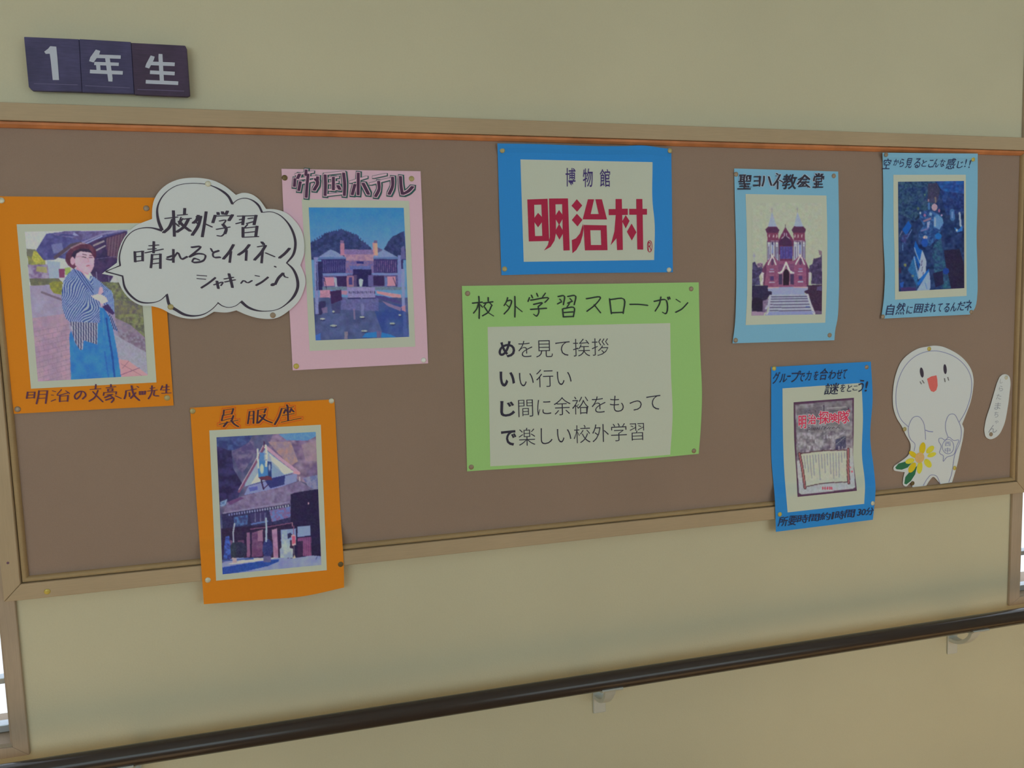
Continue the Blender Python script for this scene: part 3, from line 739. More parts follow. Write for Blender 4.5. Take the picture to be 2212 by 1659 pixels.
# ---- hotel, pink sheet
c5 = crop(590, 350, 6.144)
S2 = Surf((610, 365, 925, 800), amp=0.0025, waves=[(0.0008, .4, .6, 1)])
t = poster('pink_poster', (770, 580), 'pink poster with a photograph of a hotel building behind a pond')
sheet('backing_sheet', edges(*c5([(110, 90), (1957, 122), (2057, 2672), (260, 2765)]), right=c5([(1985, 800), (2012, 1600), (2040, 2200)]), left=c5([(150, 900), (215, 1950)])), S2, PP, t)
ws = sheet('photo_sheet', edges(*c5([(380, 492), (1805, 515), (1887, 2450), (485, 2508)]), right=c5([(1820, 900), (1855, 1650)]), left=c5([(412, 1100)])), S2, PW, t, 0.0005)
def p_hotel(p):
    al = [(400, 500), (1900, 500), (1900, 2500), (400, 2500)]
    p.grad(al, (44, 116, 178), (92, 134, 184), 600, 1150); p.put(np.arange(len(p.X)), (90, 140, 190), a=.15, nz=20, sc=160)
    h = [(480, 1075), (560, 1045), (640, 1000), (690, 945), (760, 930), (800, 915), (860, 915), (900, 885), (960, 915), (1030, 935), (1060, 965), (1110, 960), (1150, 1030), (1200, 1060), (1250, 1100), (1300, 1135), (1330, 1260), (500, 1300)]
    p.poly(h, (56, 66, 118), col2=(40, 50, 92), sc=36)
    for a in range(24): x = 520 + a * 32; y = np.interp(x, [480, 690, 900, 1110, 1300], [1075, 945, 890, 970, 1135]); p.poly([(x - 12, y + 14), (x, y - 16), (x + 12, y + 14)], (52, 62, 112))
    p.poly([(1440, 1200), (1500, 1110), (1530, 1050), (1590, 985), (1640, 965), (1680, 940), (1740, 915), (1770, 1300), (1450, 1290)], (54, 62, 112), col2=(38, 48, 90), sc=36)
    p.poly([(1380, 1130), (1450, 1160), (1440, 1210), (1380, 1200)], (90, 85, 130))
    p.poly([(560, 1290), (700, 1195), (760, 1160), (830, 1185), (950, 1262), (960, 1300)], (116, 132, 174), nz=8); p.poly([(1335, 1275), (1400, 1200), (1470, 1160), (1560, 1210), (1680, 1275)], (116, 132, 174), nz=8)
    p.rect(940, 1160, 1330, 1230, (116, 102, 150), nz=16, sc=14); p.rect(945, 1225, 1340, 1320, (142, 112, 144), col2=(160, 130, 150), sc=24)
    p.rect(890, 1080, 945, 1240, (164, 116, 142)); p.rect(888, 1040, 940, 1078, (110, 90, 130)); p.poly([(1320, 1070), (1386, 1075), (1392, 1240), (1330, 1240)], (178, 128, 136)); p.poly([(1345, 1080), (1386, 1080), (1392, 1240), (1350, 1240)], (194, 146, 130)); p.rect(1335, 1040, 1385, 1075, (100, 90, 130))
    p.rect(600, 1262, 965, 1290, (86, 110, 160)); p.rect(1330, 1262, 1680, 1290, (86, 110, 160))
    p.rect(640, 1288, 965, 1475, (50, 48, 104), nz=12, sc=20); p.rect(1335, 1288, 1650, 1475, (54, 48, 102), nz=12, sc=20)
    for x in range(665, 960, 29): p.rect(x, 1310, x + 9, 1460, (88, 84, 140), a=.8)
    for x in range(1350, 1640, 27): p.rect(x, 1310, x + 8, 1460, (134, 104, 150), a=.7)
    p.rect(965, 1310, 1335, 1480, (96, 92, 150), col2=(126, 100, 140), sc=22); p.rect(1110, 1320, 1200, 1350, (40, 42, 110)); p.rect(1020, 1380, 1300, 1430, (88, 98, 156), nz=14, sc=12)
    p.rect(560, 1490, 1700, 1700, (86, 80, 132), nz=16, sc=20)
    p.rect(660, 1478, 985, 1512, (106, 122, 172)); p.rect(1320, 1472, 1650, 1502, (106, 122, 172))
    p.rect(1060, 1425, 1305, 1655, (38, 34, 84), nz=6)
    p.rect(680, 1530, 815, 1645, (182, 126, 150)); p.rect(840, 1512, 975, 1650, (50, 36, 82)); p.poly([(805, 1530), (840, 1530), (856, 1675), (826, 1675)], (150, 158, 186))
    p.rect(975, 1512, 1075, 1665, (146, 108, 132)); p.rect(1005, 1530, 1050, 1630, (60, 60, 120)); p.rect(1070, 1500, 1110, 1660, (80, 66, 110)); p.rect(1260, 1500, 1330, 1650, (90, 86, 140))
    p.poly([(1135, 1560), (1160, 1545), (1195, 1560), (1190, 1610), (1175, 1665), (1150, 1665), (1140, 1610)], (156, 168, 184)); p.rect(1330, 1512, 1475, 1640, (48, 36, 82)); p.rect(1480, 1530, 1515, 1650, (96, 110, 160)); p.rect(1515, 1520, 1625, 1645, (180, 130, 150))
    p.rect(540, 1655, 1760, 1700, (98, 116, 140), nz=16, sc=16); p.rect(620, 1700, 760, 1840, (170, 124, 150), nz=10); p.poly([(1370, 1710), (1700, 1760), (1700, 1830), (1560, 1790), (1380, 1745)], (184, 134, 146), nz=10); p.rect(900, 1705, 985, 1760, (160, 120, 146))
    p.poly([(530, 1800), (1800, 1800), (1800, 2400), (540, 2400)], (76, 88, 134), col2=(64, 74, 116), sc=140, nz=8)
    p.poly([(1300, 1850), (1760, 1900), (1800, 2400), (1500, 2400)], (48, 68, 132), col2=(60, 80, 136), sc=120); p.poly([(900, 1790), (1400, 1790), (1400, 1980), (900, 1960)], (96, 96, 148), a=.8, nz=10)
    p.poly([(980, 1660), (1350, 1660), (1362, 1810), (990, 1810)], (132, 126, 172), nz=14, sc=20)
    for x in range(1005, 1345, 26): p.rect(x, 1715, x + 10, 1745, (52, 48, 100)); p.rect(x, 1745, x + 8, 1790, (120, 120, 160), a=.7)
    p.line([(995, 1812), (1160, 1808)], 14, (48, 44, 96)); p.line([(1190, 1808), (1355, 1804)], 14, (48, 44, 96))
    p.poly([(1355, 1770), (1480, 1780), (1690, 1850), (1690, 1880), (1560, 1850), (1360, 1800)], (70, 64, 122)); p.poly([(1440, 1840), (1600, 1900), (1700, 1930), (1690, 1980), (1520, 1910)], (150, 120, 146), a=.7)
    p.poly([(755, 1716), (902, 1695), (916, 1830), (772, 1888)], (56, 36, 80)); p.poly([(640, 1845), (695, 1845), (700, 1900), (640, 2030), (590, 2030), (590, 1870)], (48, 46, 88)); p.poly([(770, 1890), (900, 1850), (890, 2010), (790, 2010)], (62, 62, 108), a=.8)
    p.poly([(540, 1262), (590, 1262), (606, 2020), (560, 2020)], (118, 124, 172), nz=8); p.rect(575, 1320, 655, 1700, (40, 38, 86)); p.line([(585, 1300), (600, 1840)], 12, (110, 116, 170)); p.line([(680, 1540), (710, 1690)], 7, (40, 36, 76)); p.line([(1590, 1530), (1640, 1660)], 7, (50, 40, 76))
    p.rect(1655, 1240, 1700, 1660, (112, 120, 174)); p.rect(1700, 1300, 1725, 1440, (50, 46, 96)); p.poly([(1700, 1420), (1745, 1420), (1750, 1930), (1712, 1930)], (122, 132, 184)); p.poly([(1700, 1130), (1740, 1110), (1760, 1290), (1690, 1290)], (90, 88, 140))
    p.poly([(1700, 1920), (1760, 1900), (1760, 1990), (1710, 1970)], (160, 120, 146)); p.poly([(1720, 1990), (1760, 1990), (1790, 2330), (1730, 2330)], (72, 90, 150), a=.8); p.line([(1075, 1960), (1080, 2080)], 26, (134, 112, 142), a=.7); p.line([(1185, 1900), (1185, 2020)], 40, (120, 124, 166), a=.6); p.poly([(640, 1940), (720, 1920), (720, 2000), (660, 2010)], (120, 100, 140), a=.8)
    p.poly([(1180, 2330), (1230, 2265), (1380, 2255), (1390, 2330)], (44, 112, 180)); p.poly([(1430, 2330), (1440, 2260), (1560, 2290), (1640, 2330)], (44, 112, 180)); p.poly([(560, 2300), (630, 2270), (630, 2380), (560, 2380)], (58, 100, 170)); p.rect(1375, 2240, 1435, 2340, (96, 90, 130)); p.rect(945, 2250, 990, 2350, (122, 112, 134))
    for x, y, r in ((655, 2082, 34), (800, 2172, 46), (1182, 2058, 32), (1210, 2242, 42), (1582, 2143, 36), (800, 1985, 18), (1680, 2030, 18)):
        p.ell(x + 6, y + 14, r, 12, (40, 46, 92)); p.ell(x, y, r, 13, (140, 150, 140), col2=(160, 168, 170), sc=10)
photo(edges(*c5([(472, 603), (1733, 608), (1807, 2320), (565, 2368)]), right=c5([(1752, 1000), (1778, 1650)]), left=c5([(500, 1150)])), S2, ws, c5.o, p_hotel, 0.0009)
HT_V = '440,108 432,175;350,165 325,215;290,225 282,320;590,200 585,300;360,265 340,375;465,165 450,300 440,465;560,225 590,260 545,370;690,175 695,300 690,440;935,150 950,300 945,440;800,205 800,365;860,315 885,360;1130,150 1128,430;1085,300 1050,430;1195,285 1265,425;1400,260 1405,360 1360,455;1585,205 1585,320 1540,425;1690,195 1700,340 1715,420;1715,425 1790,390 1850,330'
HT_H = '305,165 530,130;285,232 605,190;350,285 560,240;690,160 945,132;745,215 862,200;745,285 855,265;745,370 890,355;705,440 935,415;1025,265 1240,200;1330,200 1495,165;1290,290 1545,225'
k = Ink(c5.o); k.strokes(HT_V, 36, 22, 0.1, grow=22); k.strokes(HT_H, 20, 16, 0.0, grow=12); k.V = [(x + 0.9, y + 0.6) for x, y in k.V]; k.build('lettering_shadow', DGRN, t, S2, 0.0010, cx=[645, 1000, 1270, 1545])
k = Ink(c5.o); k.strokes(HT_V, 38, 22, 0.1, grow=8); k.strokes(HT_H, 20, 16, 0.0, grow=4); k.build('lettering_rim', PP, t, S2, 0.0012, cx=[645, 1000, 1270, 1545])
k = Ink(c5.o); k.strokes(HT_V, 38, 18, 0.1); k.build('lettering', DPUR, t, S2, 0.0014, cx=[645, 1000, 1270, 1545])

# ---- theatre, lower orange sheet hanging over the bottom rail
c7 = crop(400, 850, 6.144)
S3 = Surf((411, 865, 745, 1300), amp=0.002, over_bottom=True, waves=[(0.0008, .6, .3, 0)])
t = poster('orange_poster', (575, 1080), 'orange poster with a photograph of an old gabled theatre, hanging over the bottom rail', depth=.013)
sheet('backing_sheet', edges(*c7([(65, 190), (1980, 76), (2110, 2575), (248, 2797)]), right=c7([(2025, 900), (2065, 1650), (2105, 2290)]), left=c7([(120, 1000), (178, 1800)]), bottom=c7([(1000, 2738), (1560, 2692)])), S3, PO, t)
ws = sheet('photo_sheet', edges(*c7([(320, 490), (1800, 415), (1880, 2345), (410, 2485)])), S3, PW, t, 0.0005)
def p_theatre(p):
    p.all((76, 80, 118), col2=(104, 96, 128), sc=120, nz=14)
    p.poly([(1180, 500), (1760, 480), (1790, 1260), (1500, 1150), (1100, 700)], (134, 116, 140), col2=(104, 88, 124), sc=90, nz=14)
    p.poly([(1100, 640), (1400, 640), (1500, 900), (1400, 960), (1200, 760)], (158, 130, 128), col2=(134, 118, 140), sc=70); p.poly([(1540, 680), (1740, 620), (1750, 900), (1600, 900)], (150, 130, 140), a=.6)
    p.poly([(410, 700), (600, 660), (640, 1000), (760, 1200), (700, 1400), (440, 1480)], (40, 34, 72), col2=(56, 52, 100), sc=80); p.poly([(400, 560), (900, 540), (820, 700), (600, 760), (420, 700)], (68, 84, 134), col2=(52, 60, 110), sc=60)
    p.poly([(620, 780), (860, 640), (960, 760), (760, 1060), (700, 1000)], (112, 104, 136), col2=(80, 72, 116), sc=60)
    p.poly([(1240, 540), (1740, 500), (1735, 570), (1620, 625), (1350, 620)], (88, 132, 190), nz=8)
    p.poly([(1560, 1120), (1760, 1080), (1770, 1280), (1650, 1260)], (96, 104, 150), col2=(130, 130, 160), sc=40)
    p.poly([(1060, 740), (1450, 1050), (1150, 1130), (790, 1235), (800, 1190), (1000, 830)], (140, 156, 206))
    p.poly([(1110, 790), (1150, 830), (1445, 1040), (1300, 1075), (1240, 980), (1150, 900)], (192, 196, 196)); p.poly([(870, 1205), (970, 1050), (1000, 1165)], (190, 194, 196)); p.poly([(1140, 930), (1320, 1075), (1150, 1125)], (120, 144, 206))
    p.poly([(780, 1350), (840, 1230), (1480, 1055), (1482, 1165), (1250, 1245), (1000, 1300)], (122, 132, 190)); p.poly([(840, 1250), (960, 1230), (960, 1280), (860, 1300)], (84, 92, 164))
    p.poly([(1140, 1125), (1328, 1082), (1315, 1210), (1130, 1260), (1060, 1160)], (48, 54, 112))
    p.line([(1050, 690), (930, 930), (715, 1300)], 34, (116, 76, 108)); p.line([(1035, 690), (920, 910), (712, 1275)], 8, (190, 178, 190)); p.line([(1060, 700), (1240, 850), (1500, 1050)], 44, (172, 140, 164)); p.line([(1450, 1050), (1510, 1060)], 34, (186, 140, 156)); p.line([(1048, 640), (1050, 700)], 16, (70, 44, 80)); p.line([(1520, 1110), (1520, 1160)], 10, (190, 190, 200))
    p.poly([(960, 880), (1090, 890), (1100, 1095), (970, 1115)], (66, 116, 176)); p.poly([(1095, 900), (1145, 910), (1148, 1110), (1100, 1098)], (40, 56, 112)); p.poly([(990, 780), (1050, 790), (1050, 900), (980, 890)], (80, 120, 180))
    p.ell(1018, 1000, 28, 66, (150, 174, 192)); p.ell(1016, 1000, 16, 44, (172, 180, 170)); p.ell(1120, 980, 20, 62, (70, 84, 130)); p.ell(1120, 980, 12, 40, (140, 150, 180))
    p.line([(964, 740), (962, 850), (972, 985)], 24, (176, 184, 194)); p.line([(1068, 690), (1082, 800), (1074, 960)], 30, (182, 188, 196)); p.line([(1110, 850), (1140, 840), (1140, 890)], 10, (150, 150, 180)); p.line([(1060, 880), (1082, 880)], 6, (60, 60, 90)); p.line([(1060, 800), (1080, 800)], 6, (90, 90, 120))
    p.poly([(970, 1112), (1100, 1092), (1150, 1112), (1150, 1150), (1010, 1150)], (92, 50, 74)); p.line([(1010, 1150), (1040, 1270)], 18, (46, 32, 62)); p.line([(1045, 1260), (1100, 1210)], 12, (52, 36, 66))
    p.poly([(560, 1440), (740, 1370), (1000, 1300), (1250, 1245), (1520, 1165), (1690, 1262), (1450, 1322), (1380, 1480), (1000, 1550), (505, 1600)], (122, 112, 146), nz=10, sc=60, col2=(108, 96, 134))
    p.poly([(560, 1440), (740, 1372), (780, 1390), (600, 1480)], (96, 66, 112)); p.poly([(460, 1440), (560, 1400), (540, 1480), (470, 1510)], (70, 100, 150), col2=(130, 150, 180), sc=14); p.line([(505, 1590), (1380, 1440)], 14, (132, 128, 160))
    p.poly([(480, 1600), (1390, 1465), (1420, 1745), (500, 1800)], (48, 46, 86), nz=8)
    for i in range(24): x = 585 + i * 34; p.ell(x, 1610 - i * 5.2, 10, 17, (112 + i * 2, 120 + i * 2, 176))
    p.poly([(1115, 1550), (1395, 1500), (1398, 1640), (1150, 1705)], (92, 116, 172), col2=(120, 90, 140), sc=26); p.poly([(860, 1600), (1080, 1560), (1090, 1690), (880, 1730)], (60, 56, 100)); p.line([(880, 1735), (1090, 1695)], 24, (84, 106, 160))
    for x in (930, 1000, 1060): p.line([(x, 1590), (x, 1700)], 14, (100, 100, 140))
    p.poly([(640, 1640), (830, 1610), (830, 1740), (660, 1770)], (56, 62, 114), col2=(74, 110, 160), sc=24)
    p.poly([(1400, 1340), (1450, 1318), (1765, 1268), (1800, 2160), (1440, 2180), (1400, 1740)], (38, 32, 66), nz=5); p.ell(1635, 1460, 9, 18, (190, 160, 180))
    p.poly([(480, 1790), (1420, 1725), (1460, 2190), (490, 2210)], (46, 34, 66), nz=6); p.line([(865, 1800), (1050, 1780), (1425, 1715)], 12, (122, 84, 118)); p.line([(1420, 1715), (1425, 1760)], 12, (160, 120, 140))
    p.poly([(885, 1850), (1030, 1805), (1030, 2160), (885, 2170)], (112, 78, 112), col2=(92, 60, 98), sc=40); p.poly([(960, 1825), (1030, 1805), (1030, 1960), (965, 1960)], (144, 106, 136)); p.poly([(815, 1850), (860, 1840), (862, 2170), (820, 2170)], (126, 88, 124)); p.poly([(1150, 1810), (1222, 1790), (1240, 2190), (1175, 2190)], (164, 126, 158), col2=(146, 108, 144), sc=40); p.poly([(700, 1950), (780, 1940), (780, 2080), (700, 2080)], (96, 64, 96)); p.ell(608, 1980, 24, 34, (110, 76, 110))
    p.poly([(1270, 1810), (1470, 1790), (1472, 1940), (1270, 1960)], (122, 140, 190)); p.poly([(1290, 1820), (1350, 1810), (1360, 1940), (1390, 1930), (1392, 2050), (1430, 2060), (1432, 2180), (1260, 2190), (1258, 2060), (1280, 2040), (1276, 1950)], (160, 174, 186), col2=(134, 150, 190), sc=46); p.poly([(1355, 1860), (1400, 1850), (1440, 1890), (1360, 1930)], (46, 42, 80))
    p.poly([(1408, 1885), (1438, 1860), (1468, 1890), (1472, 2010), (1420, 2022)], (186, 150, 160)); p.poly([(1416, 1895), (1458, 1890), (1462, 1990), (1424, 1996)], (190, 86, 116)); p.line([(1440, 1760), (1440, 1870)], 12, (130, 90, 120)); p.line([(1446, 2020), (1450, 2180)], 8, (110, 120, 130)); p.poly([(1425, 2190), (1450, 2140), (1475, 2190)], (170, 165, 150))
    p.poly([(1490, 1770), (1660, 1750), (1665, 1885), (1490, 1905)], (124, 142, 194)); p.poly([(1490, 1920), (1670, 1900), (1676, 2155), (1535, 2160), (1500, 2080)], (132, 78, 122)); p.stripes([(1490, 1920), (1670, 1900), (1676, 2155), (1500, 2160)], 0, 24, .4, (92, 56, 96)); p.poly([(1490, 1960), (1560, 1960), (1560, 2160), (1490, 2160)], (52, 36, 70))
    p.ell(1095, 2060, 68, 130, (48, 54, 108), nz=14, sc=20); p.line([(1075, 1960), (1078, 1800), (1074, 1660)], 26, (146, 162, 188)); p.poly([(1060, 2170), (1140, 2170), (1130, 2240), (1062, 2235)], (96, 92, 132)); p.ell(720, 2080, 100, 110, (44, 44, 72), nz=12, sc=20); p.ell(640, 2080, 40, 110, (48, 56, 74), nz=10); p.line([(655, 1730), (638, 1840), (642, 1970)], 20, (150, 160, 180))
    p.poly([(535, 1900), (585, 1890), (600, 2010), (605, 2190), (505, 2200), (520, 2010)], (64, 92, 172), col2=(50, 54, 120), sc=26); 
    p.poly([(490, 2250), (640, 2180), (900, 2180), (1260, 2180), (1440, 2190), (1680, 2150), (1815, 2160), (1820, 2290), (480, 2420)], (132, 144, 196), nz=6, col2=(120, 130, 186), sc=120); p.poly([(820, 2190), (1250, 2175), (1060, 2215), (700, 2260), (540, 2270)], (176, 176, 190)); p.line([(500, 2220), (900, 2190)], 20, (64, 84, 146))
    p.poly([(480, 2310), (900, 2240), (1250, 2195), (1240, 2230), (1100, 2290), (800, 2360), (480, 2410)], (42, 72, 150), nz=6); p.poly([(1035, 2160), (1140, 2160), (1140, 2240), (1040, 2240)], (92, 90, 134)); p.poly([(620, 2180), (680, 2180), (690, 2245), (630, 2250)], (166, 150, 160)); p.line([(1735, 2200), (1750, 2170)], 10, (70, 80, 130))
photo(edges(*c7([(415, 582), (1732, 510), (1808, 2275), (497, 2400)])), S3, ws, c7.o, p_theatre, 0.0009)
GF_V = '515,220 508,290;640,202 618,272;500,290 485,360;640,295 622,350;560,378 510,440;610,355 650,405 705,440;855,240 832,400;910,235 906,395;968,222 955,395;1072,202 1050,255;1060,280 1020,340 970,392;990,300 1060,350 1150,388;1350,152 1362,182;1282,200 1240,320 1188,412;1335,212 1310,262;1345,215 1362,250;1410,198 1388,250;1412,212 1440,242;1362,190 1366,360'
GF_H = '515,222 640,200;512,290 620,268;485,362 635,322;448,412 705,352;855,242 910,235;860,292 906,286;856,338 906,332;965,224 1075,202;985,292 1060,280;1290,202 1442,176;1290,292 1448,266;1272,382 1542,326'
k = Ink(c7.o); k.strokes(GF_V, 24, 14, 0.15, grow=17); k.strokes(GF_H, 14, 10, 0.0, grow=17); k.build('lettering_outline', REDM, t, S3, 0.0010, cx=[765, 1170])
k = Ink(c7.o); k.strokes(GF_V, 24, 14, 0.15, grow=11); k.strokes(GF_H, 14, 10, 0.0, grow=11); k.build('lettering_rim', PO, t, S3, 0.0012, cx=[765, 1170])
k = Ink(c7.o); k.strokes(GF_V, 24, 12, 0.15); k.strokes(GF_H, 9, 7, 0.0); k.build('lettering', ink('brown_marker', (58, 38, 52)), t, S3, 0.0014, cx=[765, 1170])

# ---- museum logo, blue sheet
cb = crop(1060, 290, 5.183)
S4 = Surf((1075, 310, 1452, 594), amp=0.0018, over_top=True, curl=[(0.0018, .55, .05, .25)])
t = poster('blue_poster', (1262, 450), 'bright blue poster with a white sheet printed in large crimson characters')
sheet('backing_sheet', edges(*cb([(75, 103), (2022, 165), (2040, 1545), (120, 1578)]), top=cb([(600, 112), (1000, 128), (1500, 132), (1700, 125), (1900, 150)]), bottom=cb([(1000, 1556)]), left=cb([(95, 800)])), S4, PB, t)
sheet('printed_sheet', edges(*cb([(333, 282), (1812, 312), (1830, 1408), (370, 1428)]), right=cb([(1815, 800), (1832, 950)])), S4, PW, t, 0.0005)
k = Ink(cb.o)
k.boxed('博', 838, 378, 950, 585, 0.006); k.boxed('物', 1032, 382, 1143, 592, 0.006); k.boxed('館', 1222, 390, 1337, 590, 0.006)
k.build('lettering', NAVY, t, S4, 0.0011, cx=[990, 1180])
k = Ink(cb.o)
k.fill([(410, 730), (637, 722), (655, 1195), (427, 1200)], [[(487, 790), (567, 788), (573, 925), (530, 880), (490, 935)], [(490, 985), (530, 1042), (573, 985), (578, 1138), (497, 1140)]])
k.fill([(653, 720), (865, 718), (885, 1300), (815, 1302), (808, 1115), (770, 1180), (730, 1110), (715, 1190), (670, 1262), (597, 1302), (640, 1240), (662, 1150)],
       [[(725, 785), (800, 783), (803, 900), (765, 848), (728, 905)], [(730, 955), (763, 1010), (731, 1068)], [(804, 950), (770, 1010), (805, 1072)]])
for q in ([(965, 728), (1025, 797), (968, 868), (905, 800)], [(965, 890), (1028, 958), (972, 1032), (908, 960)],
          [(1034, 1000), (1040, 1060), (1030, 1130), (1005, 1215), (960, 1295), (915, 1332), (908, 1185), (955, 1165), (1000, 1110)],
          [(1088, 728), (1158, 728), (1120, 893), (1210, 893), (1172, 728), (1245, 728), (1302, 955), (1030, 953)],
          [(1320, 838), (1398, 837), (1398, 725), (1468, 725), (1471, 834), (1535, 833), (1535, 903), (1473, 904), (1480, 1295), (1415, 1297), (1408, 1165), (1343, 1243), (1385, 1090), (1400, 905), (1322, 906)],
          [(1512, 905), (1555, 970), (1512, 1055), (1472, 975)],
          [(1550, 835), (1631, 835), (1630, 725), (1698, 725), (1700, 835), (1750, 835), (1750, 900), (1702, 900), (1708, 1292), (1642, 1290), (1634, 901), (1552, 901)],
          [(1577, 1000), (1632, 1097), (1580, 1190), (1525, 1092)]): k.fill(q)
k.fill([(1040, 1015), (1298, 1020), (1308, 1298), (1055, 1300)], [[(1115, 1075), (1232, 1075), (1238, 1240), (1122, 1240)]])
k.build('logo_lettering', CRIM, t, S4, 0.0011, cx=[894, 1311])
k = Ink(cb.o); k.boxed('R', 1762, 1205, 1802, 1305)
k.strokes(' '.join('%.0f,%.0f' % (1780 + 26 * math.cos(a), 1255 + 64 * math.sin(a)) for a in [6.2832 * i / 12 for i in range(13)]), 6, 6)
k.build('registered_mark', CRIM, t, S4, 0.0011)

# ---- slogan, green sheet
cg = crop(980, 600, 3.859)
S5 = Surf((998, 610, 1517, 1018), amp=0.0022, curl=[(0.001, 1.0, .6, .4)])
t = poster('green_poster', (1255, 815), 'light green poster with handwritten title and four printed lines on white paper')
sheet('backing_sheet', edges(*cg([(68, 68), (2043, 38), (2043, 1468), (112, 1614)]), right=cg([(2055, 600), (2070, 1000), (2060, 1250)]), bottom=cg([(1100, 1548), (1650, 1505)])), S5, PG, t)
sheet('printed_sheet', edges(*cg([(283, 410), (1805, 378), (1805, 1475), (305, 1572)]), right=cg([(1812, 800), (1825, 1150)]), bottom=cg([(1100, 1530)])), S5, mat('white_paper_warm', alb((158, 165, 149)), 0.8, 0.2, 0.02, 300), t, 0.0005)
k = Ink(cg.o)
def tline(txt, a, b, h, off):
    n = len(txt); dx = (b[0] - a[0]) / max(n - 1, 1); dy = (b[1] - a[1]) / max(n - 1, 1)
    L = math.hypot(dx, dy)
    for i, ch in enumerate(txt):
        if ch == ' ': continue
        k.em(ch, a[0] + dx * i, a[1] + dy * i, (dx, dy), (-dy * h / L * 0 + h * .03, h), off)
tline(' を見て挨拶', (443, 597), (1222, 578), 164, -0.011)
tline(' い行い', (445, 848), (918, 832), 164, -0.011)
tline(' 間に余裕をもって', (447, 1092), (1668, 1035), 166, -0.011)
tline(' 楽しい校外学習', (458, 1333), (1530, 1280), 166, -0.011)
k.build('printed_text', BLK2, t, S5, 0.0011, cy=[715, 960, 1185])
k = Ink(cg.o)
k.boxed('め', 374, 528, 513, 664, 0.024); k.boxed('い', 382, 782, 512, 908, 0.026); k.boxed('じ', 388, 1028, 513, 1158, 0.026); k.boxed('で', 394, 1270, 523, 1400, 0.024)
k.build('bold_initial', BLK2, t, S5, 0.0011, cy=[715, 960, 1210])
k = Ink(cg.o)
k.strokes('155,212 240,203;210,155 214,250 212,340;207,215 192,260 165,295;222,225 240,245;288,165 288,195;248,212 328,200;268,215 252,240;300,208 320,230;315,235 290,285 240,318;258,245 290,290 332,318;450,165 440,200 420,232;440,195 480,187 465,250 420,302;440,225 462,245;510,155 512,240 510,328;512,235 570,282;648,145 658,168;692,130 702,155;765,128 737,168;632,165 620,198;640,187 790,175 760,205;665,222 740,210 705,240;705,240 708,295 690,320 668,305;640,264 775,254;870,157 920,150 915,225;885,178 897,192;865,218 900,200;950,156 1015,150 1005,225;970,173 982,187;950,212 990,195;965,215 945,245;908,260 915,325;913,258 1005,250 998,325;920,290 998,284;912,326 1000,322;1105,175 1225,165 1180,225 1110,280;1172,225 1225,292;1300,175 1315,300;1303,182 1420,178 1413,298;1318,292 1415,288;1468,222 1545,222 1618,230;1670,197 1770,185 1762,300 1742,288;1728,160 1715,220 1680,278;1785,163 1790,182;1798,160 1803,177;1855,180 1888,202;1850,288 1900,262 1952,208', 10, 7, 0.6)
k.build('title_character', ink('black_brush', (36, 44, 40)), t, S5, 0.0011, cx=[370, 595, 825, 1060, 1265, 1445, 1645, 1825])

